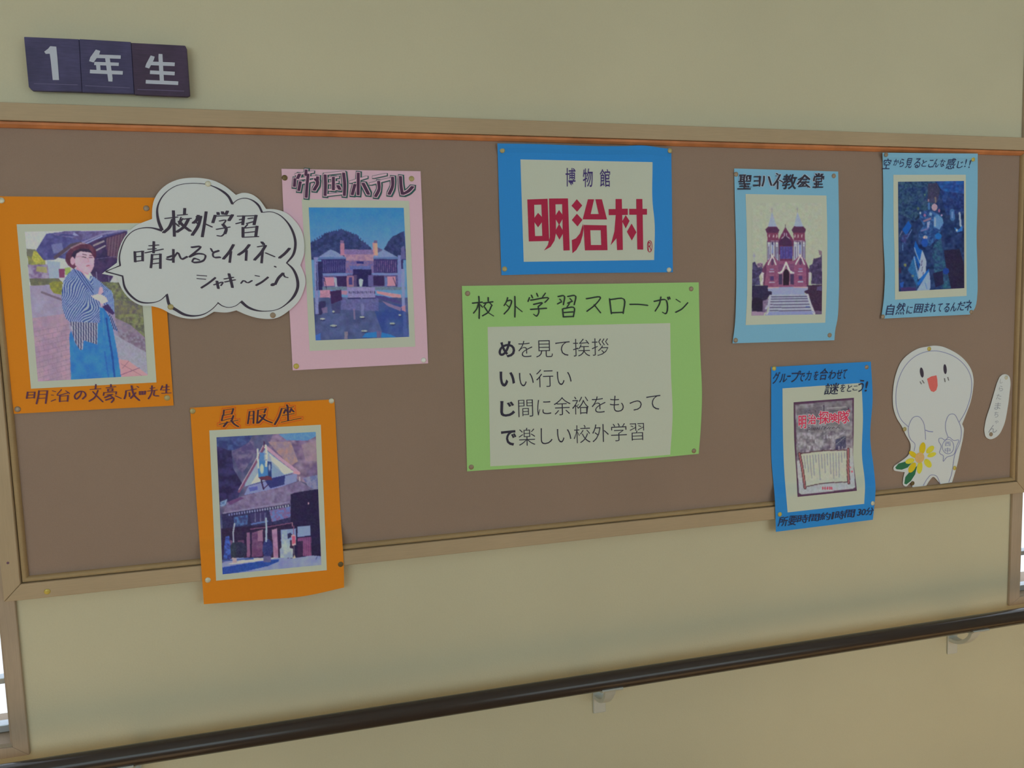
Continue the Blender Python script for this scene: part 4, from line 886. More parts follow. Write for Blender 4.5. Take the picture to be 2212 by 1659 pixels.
# ---- church, light blue sheet
cc = crop(1560, 350, 7.9)
S6 = Surf((1583, 365, 1813, 742), amp=0.0035, waves=[(0.0012, .2, 1.0, 2)], curl=[(0.004, 1.0, 1.0, .25), (0.003, 0, 1.0, .25)])
t = poster('light_blue_poster', (1697, 553), 'pale blue poster with a photograph of a twin-spired red brick church')
sheet('backing_sheet', edges(*cc([(205, 110), (1980, 162), (1915, 3042), (176, 3094)]), right=cc([(1993, 1000), (1995, 1700), (1990, 2300), (1965, 2700), (1930, 2870)]), left=cc([(220, 800), (240, 1600), (238, 2300), (215, 2800)])), S6, PL, t)
ws = sheet('photo_sheet', edges(*cc([(400, 545), (1780, 572), (1760, 2742), (400, 2783)]), right=cc([(1795, 1400), (1785, 2100)]), left=cc([(420, 1200), (428, 1900), (420, 2400)])), S6, PW, t, 0.0005)
def p_church(p):
    p.all((158, 165, 149))
    for cx, ty, by, l, r in ((850, 860, 1112, 783, 932), (1284, 860, 1108, 1225, 1386)):
        p.line([(cx, ty - 75), (cx, ty + 20)], 10, (128, 128, 140)); p.line([(cx - 12, ty - 55), (cx + 12, ty - 55)], 12, (140, 136, 142))
        p.poly([(cx, ty), (l, by), (r, by)], (140, 152, 190), nz=6)
    p.poly([(735, 1152), (785, 1103), (932, 1103), (976, 1162), (955, 1220), (765, 1215)], (78, 42, 74)); p.poly([(1184, 1160), (1225, 1098), (1386, 1098), (1430, 1152), (1408, 1215), (1212, 1215)], (78, 42, 74))
    p.poly([(765, 1205), (956, 1210), (962, 1345), (775, 1352)], (112, 56, 84)); p.poly([(1215, 1205), (1410, 1205), (1416, 1345), (1222, 1350)], (112, 56, 84))
    for x in (803, 875, 930, 1240, 1295, 1358): p.poly([(x - 10, 1290), (x - 4, 1240), (x + 12, 1235), (x + 10, 1285)], (176, 160, 170))
    p.poly([(765, 1350), (965, 1345), (986, 1700), (768, 1700)], (168, 172, 188)); p.poly([(1218, 1345), (1424, 1345), (1420, 1700), (1212, 1700)], (168, 172, 188))
    for x in (772, 822, 900, 905, 965): p.line([(x, 1350), (x, 1690)], 10, (74, 56, 84))
    for x in (1218, 1288, 1365, 1370, 1418): p.line([(x, 1350), (x, 1690)], 10, (74, 56, 84))
    for x in (796, 934, 1252, 1395): p.line([(x, 1450), (x, 1640)], 24, (110, 106, 136)); 
    for x in (860, 1328): p.line([(x, 1380), (x, 1560)], 26, (116, 124, 168)); p.ell(x, 1390, 16, 26, (60, 56, 96)); p.line([(x, 1570), (x + 8, 1640)], 12, (110, 70, 80))
    p.line([(770, 1360), (965, 1360)], 10, (96, 54, 88)); p.line([(1218, 1355), (1424, 1360)], 10, (96, 54, 88)); p.line([(775, 1415), (960, 1412)], 8, (120, 124, 160)); p.line([(1225, 1412), (1420, 1412)], 8, (120, 124, 160))
    p.poly([(1078, 1108), (1215, 1330), (1200, 1720), (985, 1720), (962, 1330)], (98, 46, 80), nz=8); p.line([(1078, 1070), (1078, 1130)], 8, (60, 44, 66))
    p.poly([(1078, 1250), (1190, 1360), (1190, 1430), (975, 1430), (975, 1350)], (66, 36, 70)); p.line([(1062, 1215), (1062, 1260)], 12, (160, 150, 170)); p.line([(1098, 1215), (1098, 1260)], 12, (160, 150, 170)); p.line([(1015, 1305), (1050, 1275)], 14, (160, 150, 168)); p.line([(1108, 1275), (1150, 1305)], 14, (160, 150, 168))
    p.rect(985, 1440, 1200, 1650, (66, 58, 124), col2=(80, 74, 140), sc=24)
    for x in (1035, 1082, 1130): p.line([(x, 1450), (x, 1640)], 8, (74, 44, 96))
    p.poly([(668, 1850), (770, 1690), (860, 1590), (960, 1690), (1220, 1690), (1335, 1580), (1420, 1680), (1490, 1850), (1470, 2140), (720, 2140)], (126, 74, 106), nz=10, sc=24)
    p.poly([(668, 1850), (760, 1700), (750, 1900), (720, 2120), (700, 2100)], (94, 52, 84)); p.poly([(1430, 1700), (1490, 1850), (1470, 2120), (1440, 2120)], (94, 52, 84)); p.poly([(960, 1740), (1225, 1740), (1225, 1900), (960, 1900)], (110, 68, 104), nz=8)
    for a, b, c, y0 in ((785, 856, 918, 1600), (1255, 1335, 1402, 1592)): p.line([(a, y0 + 150), (b, y0), (c, y0 + 150)], 24, (182, 180, 184)); p.line([(b, y0 + 75), (b, y0 + 140)], 46, (84, 54, 90))
    p.line([(985, 1895), (1030, 1860), (1092, 1715), (1150, 1860), (1205, 1890)], 30, (190, 188, 190)); p.line([(965, 1890), (1020, 1890)], 28, (176, 176, 186)); p.line([(1170, 1890), (1220, 1890)], 28, (176, 176, 186))
    p.poly([(965, 1915), (1030, 1915), (1030, 2090), (965, 2090)], (64, 50, 84)); p.poly([(1160, 1915), (1225, 1915), (1225, 2090), (1160, 2090)], (64, 50, 84)); p.poly([(1040, 2105), (1042, 1900), (1065, 1840), (1092, 1825), (1125, 1845), (1145, 1905), (1142, 2105)], (38, 22, 42)); p.line([(1030, 2100), (1034, 1880), (1092, 1800), (1152, 1880), (1154, 2100)], 10, (146, 110, 130))
    for x, y, w in ((848, 1985, 30), (1335, 1975, 30)): p.rect(x - w, y - 34, x + w, y + 36, (72, 54, 100)); p.line([(x - 40, y + 68), (x + 40, y + 68)], 18, (156, 160, 184)); p.line([(x - 45, y - 55), (x + 40, y - 58)], 10, (146, 112, 136))
    for x, y in ((848, 1830), (1335, 1825)): p.line([(x - 20, y), (x + 24, y)], 26, (124, 122, 160)); p.line([(x - 40, y + 42), (x + 36, y + 40)], 14, (160, 160, 180))
    p.poly([(650, 1900), (670, 1870), (712, 1890), (708, 1960), (700, 2080), (650, 2085), (690, 1990)], (178, 176, 184)); p.poly([(1470, 1890), (1505, 1880), (1518, 1950), (1500, 2000), (1500, 2055), (1478, 2050)], (168, 166, 178))
    p.poly([(515, 1720), (560, 1700), (600, 1780), (690, 1760), (680, 1870), (630, 1950), (650, 2100), (510, 2110)], (76, 72, 112), col2=(54, 46, 78), sc=34, nz=12); p.poly([(590, 1730), (690, 1720), (700, 1790), (600, 1800)], (150, 130, 150), col2=(90, 70, 96), sc=16)
    p.line([(540, 1560), (540, 1680)], 16, (150, 148, 166), a=.6); p.ell(545, 1600, 20, 24, (140, 138, 160), a=.7)
    p.poly([(1700, 1560), (1680, 1620), (1620, 1640), (1560, 1650), (1540, 1740), (1490, 1770), (1480, 1860), (1530, 1900), (1520, 2080), (1710, 2090)], (58, 46, 80), col2=(78, 66, 100), sc=40, nz=8); p.poly([(1640, 1500), (1700, 1520), (1700, 1580), (1660, 1590)], (110, 84, 110), a=.8)
    p.poly([(510, 2110), (782, 2110), (782, 2200), (855, 2210), (850, 2262), (800, 2285), (760, 2360), (700, 2560), (505, 2570)], (42, 34, 66), nz=6); p.ell(600, 2430, 112, 120, (34, 24, 50)); p.poly([(690, 2370), (800, 2330), (760, 2560), (690, 2580)], (128, 112, 140), col2=(90, 76, 110), sc=30)
    p.poly([(1455, 2105), (1710, 2090), (1710, 2620), (1600, 2600), (1440, 2250), (1400, 2220)], (56, 36, 62), nz=8); p.poly([(1620, 2130), (1700, 2110), (1700, 2200), (1610, 2190)], (78, 70, 110))
    p.poly([(780, 2140), (1465, 2130), (1462, 2180), (1400, 2200), (1410, 2255), (850, 2262), (850, 2210), (782, 2200)], (134, 142, 180), nz=5); p.line([(782, 2150), (960, 2140)], 18, (176, 158, 160)); p.line([(1230, 2140), (1460, 2140)], 16, (176, 150, 156))
    p.poly([(835, 2265), (1435, 2255), (1560, 2570), (780, 2580)], (148, 154, 172), nz=6)
    for y in (2295, 2335, 2382, 2430, 2482, 2535): p.line([(840 - (y - 2295) * .12, y + 4), (1445 + (y - 2295) * .3, y - 4)], 15, (72, 66, 106)); 
    p.line([(1430, 2475), (1485, 2470)], 14, (52, 60, 140)); p.line([(820, 2280), (790, 2440), (745, 2500)], 34, (156, 158, 182)); p.line([(1455, 2262), (1510, 2430), (1570, 2580)], 36, (166, 168, 188))
    p.poly([(770, 2560), (1560, 2545), (1580, 2640), (700, 2660)], (124, 132, 180), nz=6); p.poly([(500, 2545), (720, 2560), (700, 2650), (495, 2650)], (142, 122, 146)); p.line([(760, 2600), (790, 2560)], 14, (186, 180, 186)); p.line([(1540, 2570), (1575, 2600)], 14, (186, 186, 190)); p.poly([(1580, 2540), (1710, 2540), (1710, 2640), (1600, 2640)], (92, 76, 104))
photo(edges(*cc([(508, 700), (1700, 700), (1700, 2599), (500, 2621)]), left=cc([(510, 2200)]), right=cc([(1705, 2100)])), S6, ws, cc.o, p_church, 0.0009)
k = Ink(cc.o)
ST = '320,245 315,325;385,218 370,320 400,430;415,250 425,300;475,240 465,290;640,240 640,400;715,240 710,320 685,410;795,250 840,400;930,195 952,215;990,215 940,310 875,400;950,330 945,460;980,310 1040,345;1410,222 1360,290 1285,380;1410,222 1490,290;1430,330 1360,412;1432,382 1490,432;1600,200 1622,235;1645,195 1647,235;1700,205 1682,240;1572,270 1565,322;1720,245 1690,295;1612,330 1605,425'
k.strokes(ST, 30, 12, 0.15, grow=9); k.build('lettering_rim', ink('pale_rim', (142, 158, 188)), t, S6, 0.0010, cx=[515, 668, 862, 1010, 1270, 1530])
k = Ink(cc.o); k.strokes(ST, 30, 10, 0.15)
for b in (('聖', 275, 215, 500, 468), ('ヨ', 535, 240, 655, 418), ('教', 1035, 210, 1270, 462), ('会', 1290, 212, 1500, 435), ('堂', 1560, 195, 1735, 438)): k.heavy(*b, 5 if b[0] == '教' else 2.5, 4, skew=0.12)
k.strokes('285,245 385,228;410,252 480,242;300,350 480,322;320,402 470,382;300,462 500,426;530,255 645,242;540,335 640,322;530,418 645,402;905,240 990,222;1060,272 1150,262;1080,330 1150,325;1370,325 1440,316;1570,268 1722,240;1600,292 1662,282;1600,312 1655,302;1560,365 1660,350;1580,445 1725,425', 7, 6); k.build('lettering', ink('black_felt', (44, 42, 54)), t, S6, 0.0012, cx=[515, 668, 862, 1010, 1270, 1530])

# ---- aerial view, light blue sheet
ca_ = crop(1880, 320, 8.508)
S7 = Surf((1903, 330, 2113, 688), amp=0.0035, over_top=True, waves=[(0.0012, .3, 1.1, 1)], curl=[(0.003, 0, 1, .3), (0.003, 1, 1, .3)])
t = poster('light_blue_poster', (2008, 508), 'pale blue poster with a dark blue aerial photograph of rooftops among trees')
sheet('backing_sheet', edges(*ca_([(225, 85), (1975, 100), (1830, 3058), (198, 3135)]), right=ca_([(1968, 1100), (1955, 1550), (1972, 2400), (1970, 2650), (1900, 2980)]), left=ca_([(240, 900), (235, 1500), (265, 2500), (240, 2850)])), S7, PL, t)
ws = sheet('photo_sheet', edges(*ca_([(425, 490), (1755, 488), (1770, 2716), (455, 2786)]), left=ca_([(430, 1400), (448, 2000)])), S7, PW, t, 0.0005)
def p_air(p):
    p.all((34, 56, 102), col2=(24, 42, 84), sc=90, nz=16)
    p.poly([(500, 600), (1200, 600), (1250, 900), (1050, 1200), (820, 1350), (520, 1200)], (42, 72, 100), col2=(30, 54, 98), sc=50, nz=18)
    p.poly([(1060, 650), (1230, 640), (1280, 780), (1240, 960), (1050, 980)], (54, 54, 84), nz=10)
    p.poly([(1200, 600), (1730, 595), (1730, 900), (1500, 900), (1300, 760)], (28, 82, 150), col2=(36, 66, 130), sc=70, nz=12); p.poly([(1280, 780), (1730, 840), (1730, 1150), (1400, 1250)], (34, 62, 122), nz=16, col2=(32, 48, 100), sc=60)
    p.ell(1180, 1085, 54, 66, (156, 134, 150), nz=10); p.ell(1150, 965, 90, 44, (60, 62, 92)); p.line([(1195, 910), (1200, 1000)], 26, (110, 100, 96)); p.ell(1068, 960, 14, 26, (140, 116, 136)); p.line([(1075, 1020), (1080, 1120)], 40, (60, 102, 156)); p.ell(1265, 1150, 18, 34, (140, 90, 130))
    p.poly([(900, 1180), (1080, 1130), (1320, 1250), (1350, 1400), (1260, 1620), (1100, 1800), (900, 1760), (880, 1560), (980, 1420), (900, 1300)], (50, 90, 144), col2=(34, 60, 116), sc=44, nz=16)
    p.poly([(1160, 1270), (1240, 1220), (1330, 1300), (1345, 1380), (1270, 1500), (1170, 1450)], (84, 126, 172), nz=8); p.line([(1190, 1290), (1190, 1430)], 30, (134, 152, 182))
    p.poly([(970, 1330), (1110, 1270), (1120, 1310), (980, 1360)], (124, 104, 130)); p.poly([(1040, 1360), (1100, 1340), (1080, 1460), (1040, 1470)], (130, 140, 176)); p.ell(1000, 1235, 22, 30, (130, 90, 130)); p.ell(1110, 1210, 26, 30, (110, 144, 176)); p.ell(920, 1190, 16, 26, (130, 150, 170)); p.ell(1310, 1235, 16, 20, (150, 130, 170)); p.line([(940, 1520), (1060, 1480)], 26, (96, 100, 150)); p.ell(1250, 1620, 60, 60, (28, 96, 164))
    p.poly([(585, 1500), (700, 1335), (762, 1430), (665, 1610)], (16, 78, 160)); p.line([(530, 1630), (585, 1520)], 10, (130, 130, 160)); p.line([(660, 1690), (760, 1500)], 12, (100, 130, 180)); p.poly([(590, 1600), (720, 1560), (640, 1760), (560, 1700)], (60, 84, 140), col2=(52, 50, 100), sc=30); p.line([(600, 1740), (600, 1880)], 16, (90, 126, 170), a=.8)
    p.ell(1010, 1640, 44, 32, (140, 140, 156), nz=18); p.ell(990, 1650, 16, 26, (190, 160, 150)); p.ell(1000, 1740, 60, 80, (26, 70, 150))
    p.line([(1505, 1160), (1510, 1290)], 90, (58, 96, 150)); p.line([(1510, 1180), (1510, 1270)], 34, (96, 130, 176)); p.line([(1640, 1190), (1660, 1430)], 34, (140, 156, 180)); p.poly([(1540, 1450), (1620, 1500), (1690, 1420), (1700, 1520), (1590, 1550)], (42, 104, 180)); p.ell(1590, 1510, 20, 22, (150, 170, 200))
    p.ell(880, 1110, 24, 30, (70, 92, 84)); p.ell(1000, 860, 12, 20, (90, 120, 100)); p.poly([(820, 1300), (900, 1220), (900, 1280), (830, 1330)], (24, 40, 70))
    p.poly([(1130, 1900), (1180, 1750), (1300, 1650), (1340, 1950), (1400, 2200), (1490, 2570), (1300, 2580), (1180, 2300)], (42, 86, 114), col2=(34, 60, 100), sc=50, nz=12)
    p.poly([(1350, 1880), (1640, 1850), (1740, 2200), (1740, 2600), (1490, 2600), (1400, 2200)], (34, 28, 58), nz=6); p.poly([(1150, 2300), (1330, 2250), (1350, 2500), (1200, 2560)], (28, 28, 64)); p.ell(1390, 2260, 60, 60, (26, 60, 136))
    p.poly([(830, 1700), (900, 1850), (960, 1880), (930, 2080), (900, 2130), (800, 1830)], (18, 84, 166)); p.poly([(690, 2250), (800, 1990), (880, 2270), (860, 2560), (760, 2320)], (38, 92, 144), nz=12)
    p.poly([(800, 1960), (860, 2010), (920, 2200), (900, 2240), (830, 2060)], (20, 76, 150)); p.poly([(955, 1870), (1010, 2010), (1030, 2080), (1020, 2300), (960, 2350), (890, 2410), (870, 2290), (920, 2150), (910, 2060)], (142, 156, 186)); p.line([(952, 2060), (940, 2160)], 10, (50, 50, 90)); p.line([(960, 2180), (945, 2270)], 9, (50, 50, 90)); p.line([(975, 2280), (968, 2340)], 9, (50, 50, 90))
    p.line([(812, 1830), (830, 1900), (910, 2110)], 16, (124, 150, 186)); p.line([(805, 2000), (840, 2180), (890, 2400)], 22, (116, 144, 184)); p.poly([(930, 2380), (1080, 2210), (1080, 2260), (960, 2440), (880, 2540), (860, 2480)], (24, 92, 172))
    p.poly([(1080, 2250), (1100, 2400), (1110, 2560), (1080, 2620), (840, 2640), (900, 2540), (1000, 2380)], (128, 150, 196), nz=6); p.line([(1010, 2480), (1040, 2580)], 20, (92, 124, 184)); p.poly([(540, 2480), (620, 2450), (600, 2560), (560, 2600)], (30, 76, 156)); p.ell(640, 2150, 24, 30, (104, 112, 80)); p.ell(780, 2350, 24, 24, (84, 108, 110)); p.poly([(520, 2200), (570, 2200), (570, 2300), (520, 2300)], (54, 34, 72)); p.poly([(560, 2560), (840, 2560), (840, 2660), (560, 2660)], (56, 44, 96))
photo(edges(*ca_([(510, 618), (1722, 603), (1728, 2573), (525, 2636)])), S7, ws, ca_.o, p_air, 0.0009)
k = Ink(ca_.o)
for ch, x0, x1, y0, y1 in (('空', 240, 375, 190, 385), ('か', 430, 525, 200, 320), ('ら', 540, 625, 195, 345), ('見', 655, 770, 185, 365), ('る', 810, 925, 185, 365), ('と', 950, 1040, 215, 340), ('こ', 1075, 1155, 215, 355), ('ん', 1160, 1262, 200, 355), ('な', 1285, 1375, 200, 345), ('感', 1405, 1565, 185, 385), ('じ', 1600, 1705, 240, 368), ('!', 1745, 1765, 200, 350), ('!', 1820, 1840, 220, 365)):
    k.boxed(ch, x0, y0, x1, y1, 0.006, skew=0.25)
for ch, x0, x1, y0, y1 in (('自', 300, 440, 1335, 1540), ('然', 480, 640, 1310, 1530), ('に', 672, 775, 1370, 1515), ('囲', 812, 970, 1330, 1500), ('ま', 1000, 1078, 1312, 1485), ('れ', 1095, 1212, 1312, 1485), ('て', 1240, 1322, 1322, 1475), ('る', 1360, 1460, 1320, 1485), ('ん', 1485, 1590, 1305, 1468), ('だ', 1605, 1740, 1290, 1455), ('ネ', 1745, 1870, 1260, 1455)):
    k.boxed(ch, x0, y0 + 1531, x1, y1 + 1531, 0.006, skew=0.2)
k.build('lettering', ink('navy_marker', (40, 46, 78)), t, S7, 0.0011, cy=[1200], words=14)

# ---- flyer, blue sheet hanging over the bottom rail
cf = crop(1640, 770, 7.9)
S8 = Surf((1666, 780, 1892, 1150), amp=0.002, over_bottom=True, waves=[(0.0012, .3, 1.2, .5)])
t = poster('blue_poster', (1778, 960), 'narrow blue poster with a grey printed flyer, hanging over the bottom rail', depth=.013)
sheet('backing_sheet', edges(*cf([(205, 180), (1905, 88), (1940, 2787), (285, 2993)]), right=cf([(1935, 700), (1895, 1400), (1960, 1950), (1985, 2250), (1965, 2550)]), left=cf([(205, 1000), (212, 1800), (265, 2400)])), S8, PB, t)
ws = sheet('photo_sheet', edges(*cf([(398, 545), (1745, 452), (1792, 2515), (485, 2662)]), right=cf([(1770, 1000), (1755, 1700), (1805, 2200)]), left=cf([(405, 1300), (425, 1900)])), S8, PW, t, 0.0005)
def p_fly(p):
    p.all((76, 50, 74))
    inner = [(615, 820), (1590, 740), (1598, 1500), (1640, 2230), (1600, 2260), (720, 2355), (680, 2330), (640, 1800)]
    p.poly(inner, (128, 126, 134), col2=(102, 98, 108), sc=90, nz=16); p.poly([(640, 1300), (1560, 1250), (1560, 1660), (680, 1700)], (104, 98, 112), col2=(140, 138, 146), sc=60, nz=20)
    p.poly([(640, 900), (1080, 850), (1080, 950), (640, 1000)], (94, 90, 100), a=.7, nz=14); p.line([(1100, 840), (1105, 950)], 26, (70, 62, 78)); p.line([(1150, 940), (1540, 900)], 14, (70, 70, 84)); p.line([(1160, 885), (1480, 860)], 18, (150, 152, 156)); p.poly([(1300, 1420), (1480, 1350), (1480, 1560), (1300, 1600)], (70, 70, 96), nz=20); p.line([(1300, 1400), (1470, 1270)], 8, (170, 172, 178)); p.line([(1310, 1500), (1470, 1370)], 7, (160, 162, 170))
    for x, y in ((860, 1560), (930, 1560), (960, 1450), (1110, 1370), (1160, 1370), (1210, 1370), (1215, 1600), (1360, 1560), (1420, 1570), (880, 1370)): p.line([(x, y - 30), (x + 4, y + 30)], 12, (176, 178, 184), a=.8)
    p.poly([(640, 1790), (760, 1700), (1560, 1650), (1600, 1700), (1640, 2230), (1600, 2260), (720, 2355), (680, 2330)], (158, 162, 166), nz=8)
    p.poly([(1530, 1560), (1590, 1560), (1600, 1800), (1560, 1800)], (156, 160, 160))
    p.poly([(700, 1655), (1100, 1605), (1500, 1595), (1512, 2145), (1100, 2170), (790, 2228)], (165, 170, 156))
    p.line([(690, 1660), (900, 1630), (1100, 1605), (1500, 1595)], 16, (72, 48, 60)); p.line([(795, 2225), (1000, 2180), (1200, 2155), (1515, 2140)], 14, (72, 48, 60))
    for i in range(15):
        x0, y0 = np.interp(i, [0, 14], [765, 1455]), np.interp(i, [0, 14], [1700, 1640]); dy = [200, 280, 380, 340, 130, 420, 230, 330, 180, 340, 430, 380, 400, 170, 100][i]
        q = 0
        while q < dy: p.line([(x0 + q * .1 * (1 - i / 15), y0 + q), (x0 + 2 + q * .1 * (1 - i / 15), y0 + q + 9)], 15, (112, 116, 134), a=.75); q += 22
    for a in ([(685, 1655), (735, 1900), (782, 2245)],): p.line(a, 46, (72, 44, 54)); p.line(a, 20, (160, 104, 104))
    for a in ([(1520, 1580), (1515, 1900), (1528, 2160)],): p.line(a, 48, (72, 44, 54)); p.line(a, 22, (160, 104, 104))
    for x in (1085, 1125, 1165, 1205, 1235): p.line([(x, 2235), (x, 2262)], 24, (176, 62, 86)); 
    p.ell(1555, 1895, 12, 14, (180, 90, 110)); p.ell(1585, 1965, 14, 16, (180, 70, 90)); p.ell(1525, 885, 14, 16, (70, 50, 76)); p.ell(1530, 930, 22, 26, (150, 60, 84))
photo(edges(*cf([(588, 782), (1617, 705), (1667, 2292), (655, 2397)]), right=cf([(1612, 1300), (1608, 1750), (1640, 2050)]), left=cf([(600, 1450), (635, 2000)])), S8, ws, cf.o, p_fly, 0.0009)
k = Ink(cf.o)
BX = (('明', 675, 1010, 800, 1225), ('治', 835, 990, 968, 1155), ('・', 990, 1045, 1015, 1075), ('探', 1022, 935, 1185, 1150), ('険', 1195, 970, 1342, 1125), ('隊', 1350, 930, 1535, 1145))
for b in BX: k.heavy(*b, 13, 8)
k.build('print_rim', ink('pale_print', (176, 168, 170)), ws, S8, 0.0012)
k = Ink(cf.o)
for b in BX: k.heavy(*b, 3.5, 6)
k.build('red_print', REDP, ws, S8, 0.0016, cx=[820, 985, 1019, 1190, 1346])
k = Ink(cf.o)
k.strokes('820,1280 835,1225 850,1205;850,1205 870,1240 840,1250;880,1265 900,1215;905,1262 925,1225 935,1260;950,1255 960,1215;975,1250 1000,1215 1005,1250;1020,1250 1040,1190;1060,1245 1090,1190 1120,1210;1105,1245 1140,1205;1150,1240 1200,1200;1190,1240 1230,1205;1240,1235 1270,1205 1300,1225;1310,1235 1350,1200 1370,1225', 9, 6, .4)
k.boxed('い', 775, 915, 810, 970); k.boxed('さ', 830, 905, 880, 965); k.boxed('!', 950, 920, 965, 965)
k.build('script_print', ink('grey_print', (72, 66, 78)), ws, S8, 0.0013)['kind'] = 'stuff'
k = Ink(cf.o)
for ch, x0, x1, y0, y1 in (('グ', 235, 345, 260, 470), ('ル', 355, 480, 295, 445), ('ー', 480, 540, 325, 350), ('プ', 545, 700, 245, 440), ('で', 680, 775, 280, 430), ('力', 800, 890, 245, 412), ('を', 935, 1010, 245, 405), ('合', 1035, 1175, 200, 402), ('わ', 1190, 1310, 230, 390), ('せ', 1322, 1420, 225, 385), ('て', 1428, 1492, 220, 385),
                            ('謎', 1120, 1360, 455, 652), ('を', 1385, 1472, 470, 605), ('と', 1505, 1580, 482, 602), ('こ', 1600, 1680, 500, 580), ('う', 1690, 1785, 395, 608), ('!', 1815, 1850, 425, 600),
                            ('所', 330, 490, 2732, 2900), ('要', 500, 645, 2717, 2885), ('時', 655, 840, 2697, 2845), ('間', 855, 1030, 2687, 2815), ('約', 1040, 1220, 2662, 2795), ('1', 1240, 1275, 2655, 2780), ('時', 1300, 1460, 2632, 2780), ('間', 1470, 1635, 2612, 2750), ('3', 1680, 1740, 2600, 2720), ('0', 1748, 1820, 2602, 2710), ('分', 1825, 1955, 2575, 2710)):
    k.boxed(ch, x0, y0, x1, y1, 0.008, skew=0.2, slope=-0.05)
k.build('lettering', ink('navy_felt', (38, 40, 62)), t, S8, 0.0015, cy=[430, 1500], words=14)

# ---- speech bubble cut-out
cs = crop(220, 370, 4.608)
S9 = Surf((220, 384, 660, 688), base=0.0172, amp=0.002)
t = poster('speech_bubble', (440, 540), 'white cloud shaped paper speech bubble with black handwriting', 'paper cutout', depth=.016)
cut_sheet('bubble_sheet', cs([(500, 475), (500, 400), (515, 300), (570, 200), (650, 130), (750, 85), (880, 65), (1010, 70), (1120, 95), (1220, 145), (1335, 235), (1335, 235), (1400, 215), (1480, 225), (1560, 275), (1635, 375), (1635, 375), (1720, 378), (1830, 412), (1920, 490), (1990, 600), (2015, 720), (2010, 830), (1975, 935), (1975, 935), (2005, 1000), (2027, 1090), (2010, 1180), (1960, 1290), (1865, 1385), (1740, 1460), (1560, 1462), (1430, 1425), (1340, 1385), (1340, 1385), (1250, 1405), (1115, 1398), (1115, 1398), (1010, 1455), (810, 1460), (690, 1420), (600, 1372), (490, 1342), (400, 1337), (290, 1280), (210, 1190), (170, 1110), (152, 1050), (152, 1050), (0, 1020), (0, 1020), (150, 910), (150, 910), (165, 800), (200, 700), (260, 610), (340, 540), (430, 500)]), S9, PWB, t, smooth=False)
k = Ink(cs.o)
k.brush([(600, 590), (560, 480), (552, 370), (590, 270), (650, 200), (740, 145), (850, 122), (950, 120), (1060, 135), (1170, 180), (1260, 250), (1300, 325)], [34, 26, 14, 7, 6, 6, 8, 22, 26])
k.brush([(1300, 325), (1350, 285), (1420, 268), (1500, 290), (1560, 340), (1595, 410)], [8, 7, 9, 20, 20])
k.brush([(1310, 320), (1298, 328)], [12, 12])
k.brush([(1595, 410), (1680, 403), (1760, 430), (1840, 500), (1900, 600), (1927, 720), (1905, 830), (1840, 912)], [7, 7, 12, 22, 26, 26, 14])
k.brush([(1835, 908), (1900, 970), (1942, 1060), (1950, 1150), (1920, 1230), (1850, 1310), (1760, 1370), (1650, 1392), (1540, 1385), (1450, 1350), (1385, 1295)], [10, 24, 30, 28, 12, 6, 8, 22, 28])
k.brush([(1392, 1292), (1330, 1340), (1260, 1355), (1200, 1340), (1152, 1306)], [8, 6, 7, 12])
k.brush([(1160, 1308), (1100, 1370), (1020, 1420), (910, 1440), (820, 1425), (740, 1380), (680, 1340), (645, 1225)], [8, 8, 14, 26, 30, 26])
k.brush([(655, 1220), (570, 1290), (480, 1310), (380, 1300), (290, 1240), (230, 1160), (205, 1040)], [10, 7, 14, 20, 22, 16])
k.brush([(212, 1045), (120, 1020), (36, 998)], [14, 12, 14]); k.brush([(36, 998), (110, 968), (188, 936)], [10, 7, 12])
k.brush([(182, 938), (174, 860), (195, 760), (250, 650), (320, 590), (400, 565), (480, 562), (600, 590)], [18, 12, 10, 8, 8, 12, 24])
k.build('bubble_outline', BLK, t, S9, 0.0004)
k = Ink(cs.o)
k.strokes('712,395 718,520 722,645;705,480 670,560 615,610;825,372 822,430;860,480 820,550 745,605;770,500 820,550 880,595;960,440 940,490 910,515;985,450 960,540 900,635;1038,405 1020,530 1000,650;1155,412 1160,430;1200,405 1205,425;1250,398 1235,428;1128,440 1105,510;1300,435 1265,490;1205,530 1238,575 1225,620;1412,445 1402,530;1535,440 1515,530;1405,560 1405,650;1545,548 1532,645', 30, 12, 0.05)
k.strokes('628,470 755,455;728,515 768,548;752,438 850,430;788,458 765,520;780,480 890,468;805,470 770,530;940,452 985,447;920,498 962,525;1022,520 1098,555;1130,447 1305,440;1170,495 1235,488 1205,530;1225,615 1190,645 1148,640;1140,578 1275,555;1350,447 1545,442;1370,482 1412,474;1335,522 1400,505;1455,472 1505,465;1440,520 1515,500;1450,530 1420,562;1405,567 1548,552;1420,612 1535,600;1400,657 1560,650', 13, 9, 0.05)
k.strokes('328,802 332,900;405,797 406,890;517,702 515,810;500,830 495,900 488,958;583,825 582,965;712,780 712,905;1310,732 1270,800 1210,872;1285,800 1273,905;1468,732 1420,790 1360,832;1440,790 1435,885;1592,705 1612,728;1630,740 1585,810 1520,882;1600,800 1590,910;1868,768 1820,820 1768,862;1265,1022 1285,1090 1300,1155;1145,1095 1160,1165;1805,1015 1760,1060 1725,1125', 26, 12, 0.1)
k.strokes('330,805 415,795;340,850 402,845;335,897 405,888;470,742 565,733;460,777 540,770;430,812 610,775;500,832 590,825;500,876 582,868;495,922 582,912;1550,752 1630,738;1630,812 1720,850;950,1035 1040,1042;950,1068 1030,1075;1115,1130 1205,1108 1185,1138;1218,1072 1310,1055;1225,1102 1328,1080;1385,1115 1410,1088 1450,1110 1495,1088;1528,1038 1566,1046;1720,946 1732,954;1805,1015 1822,1050 1850,1058', 15, 8, 0.1)
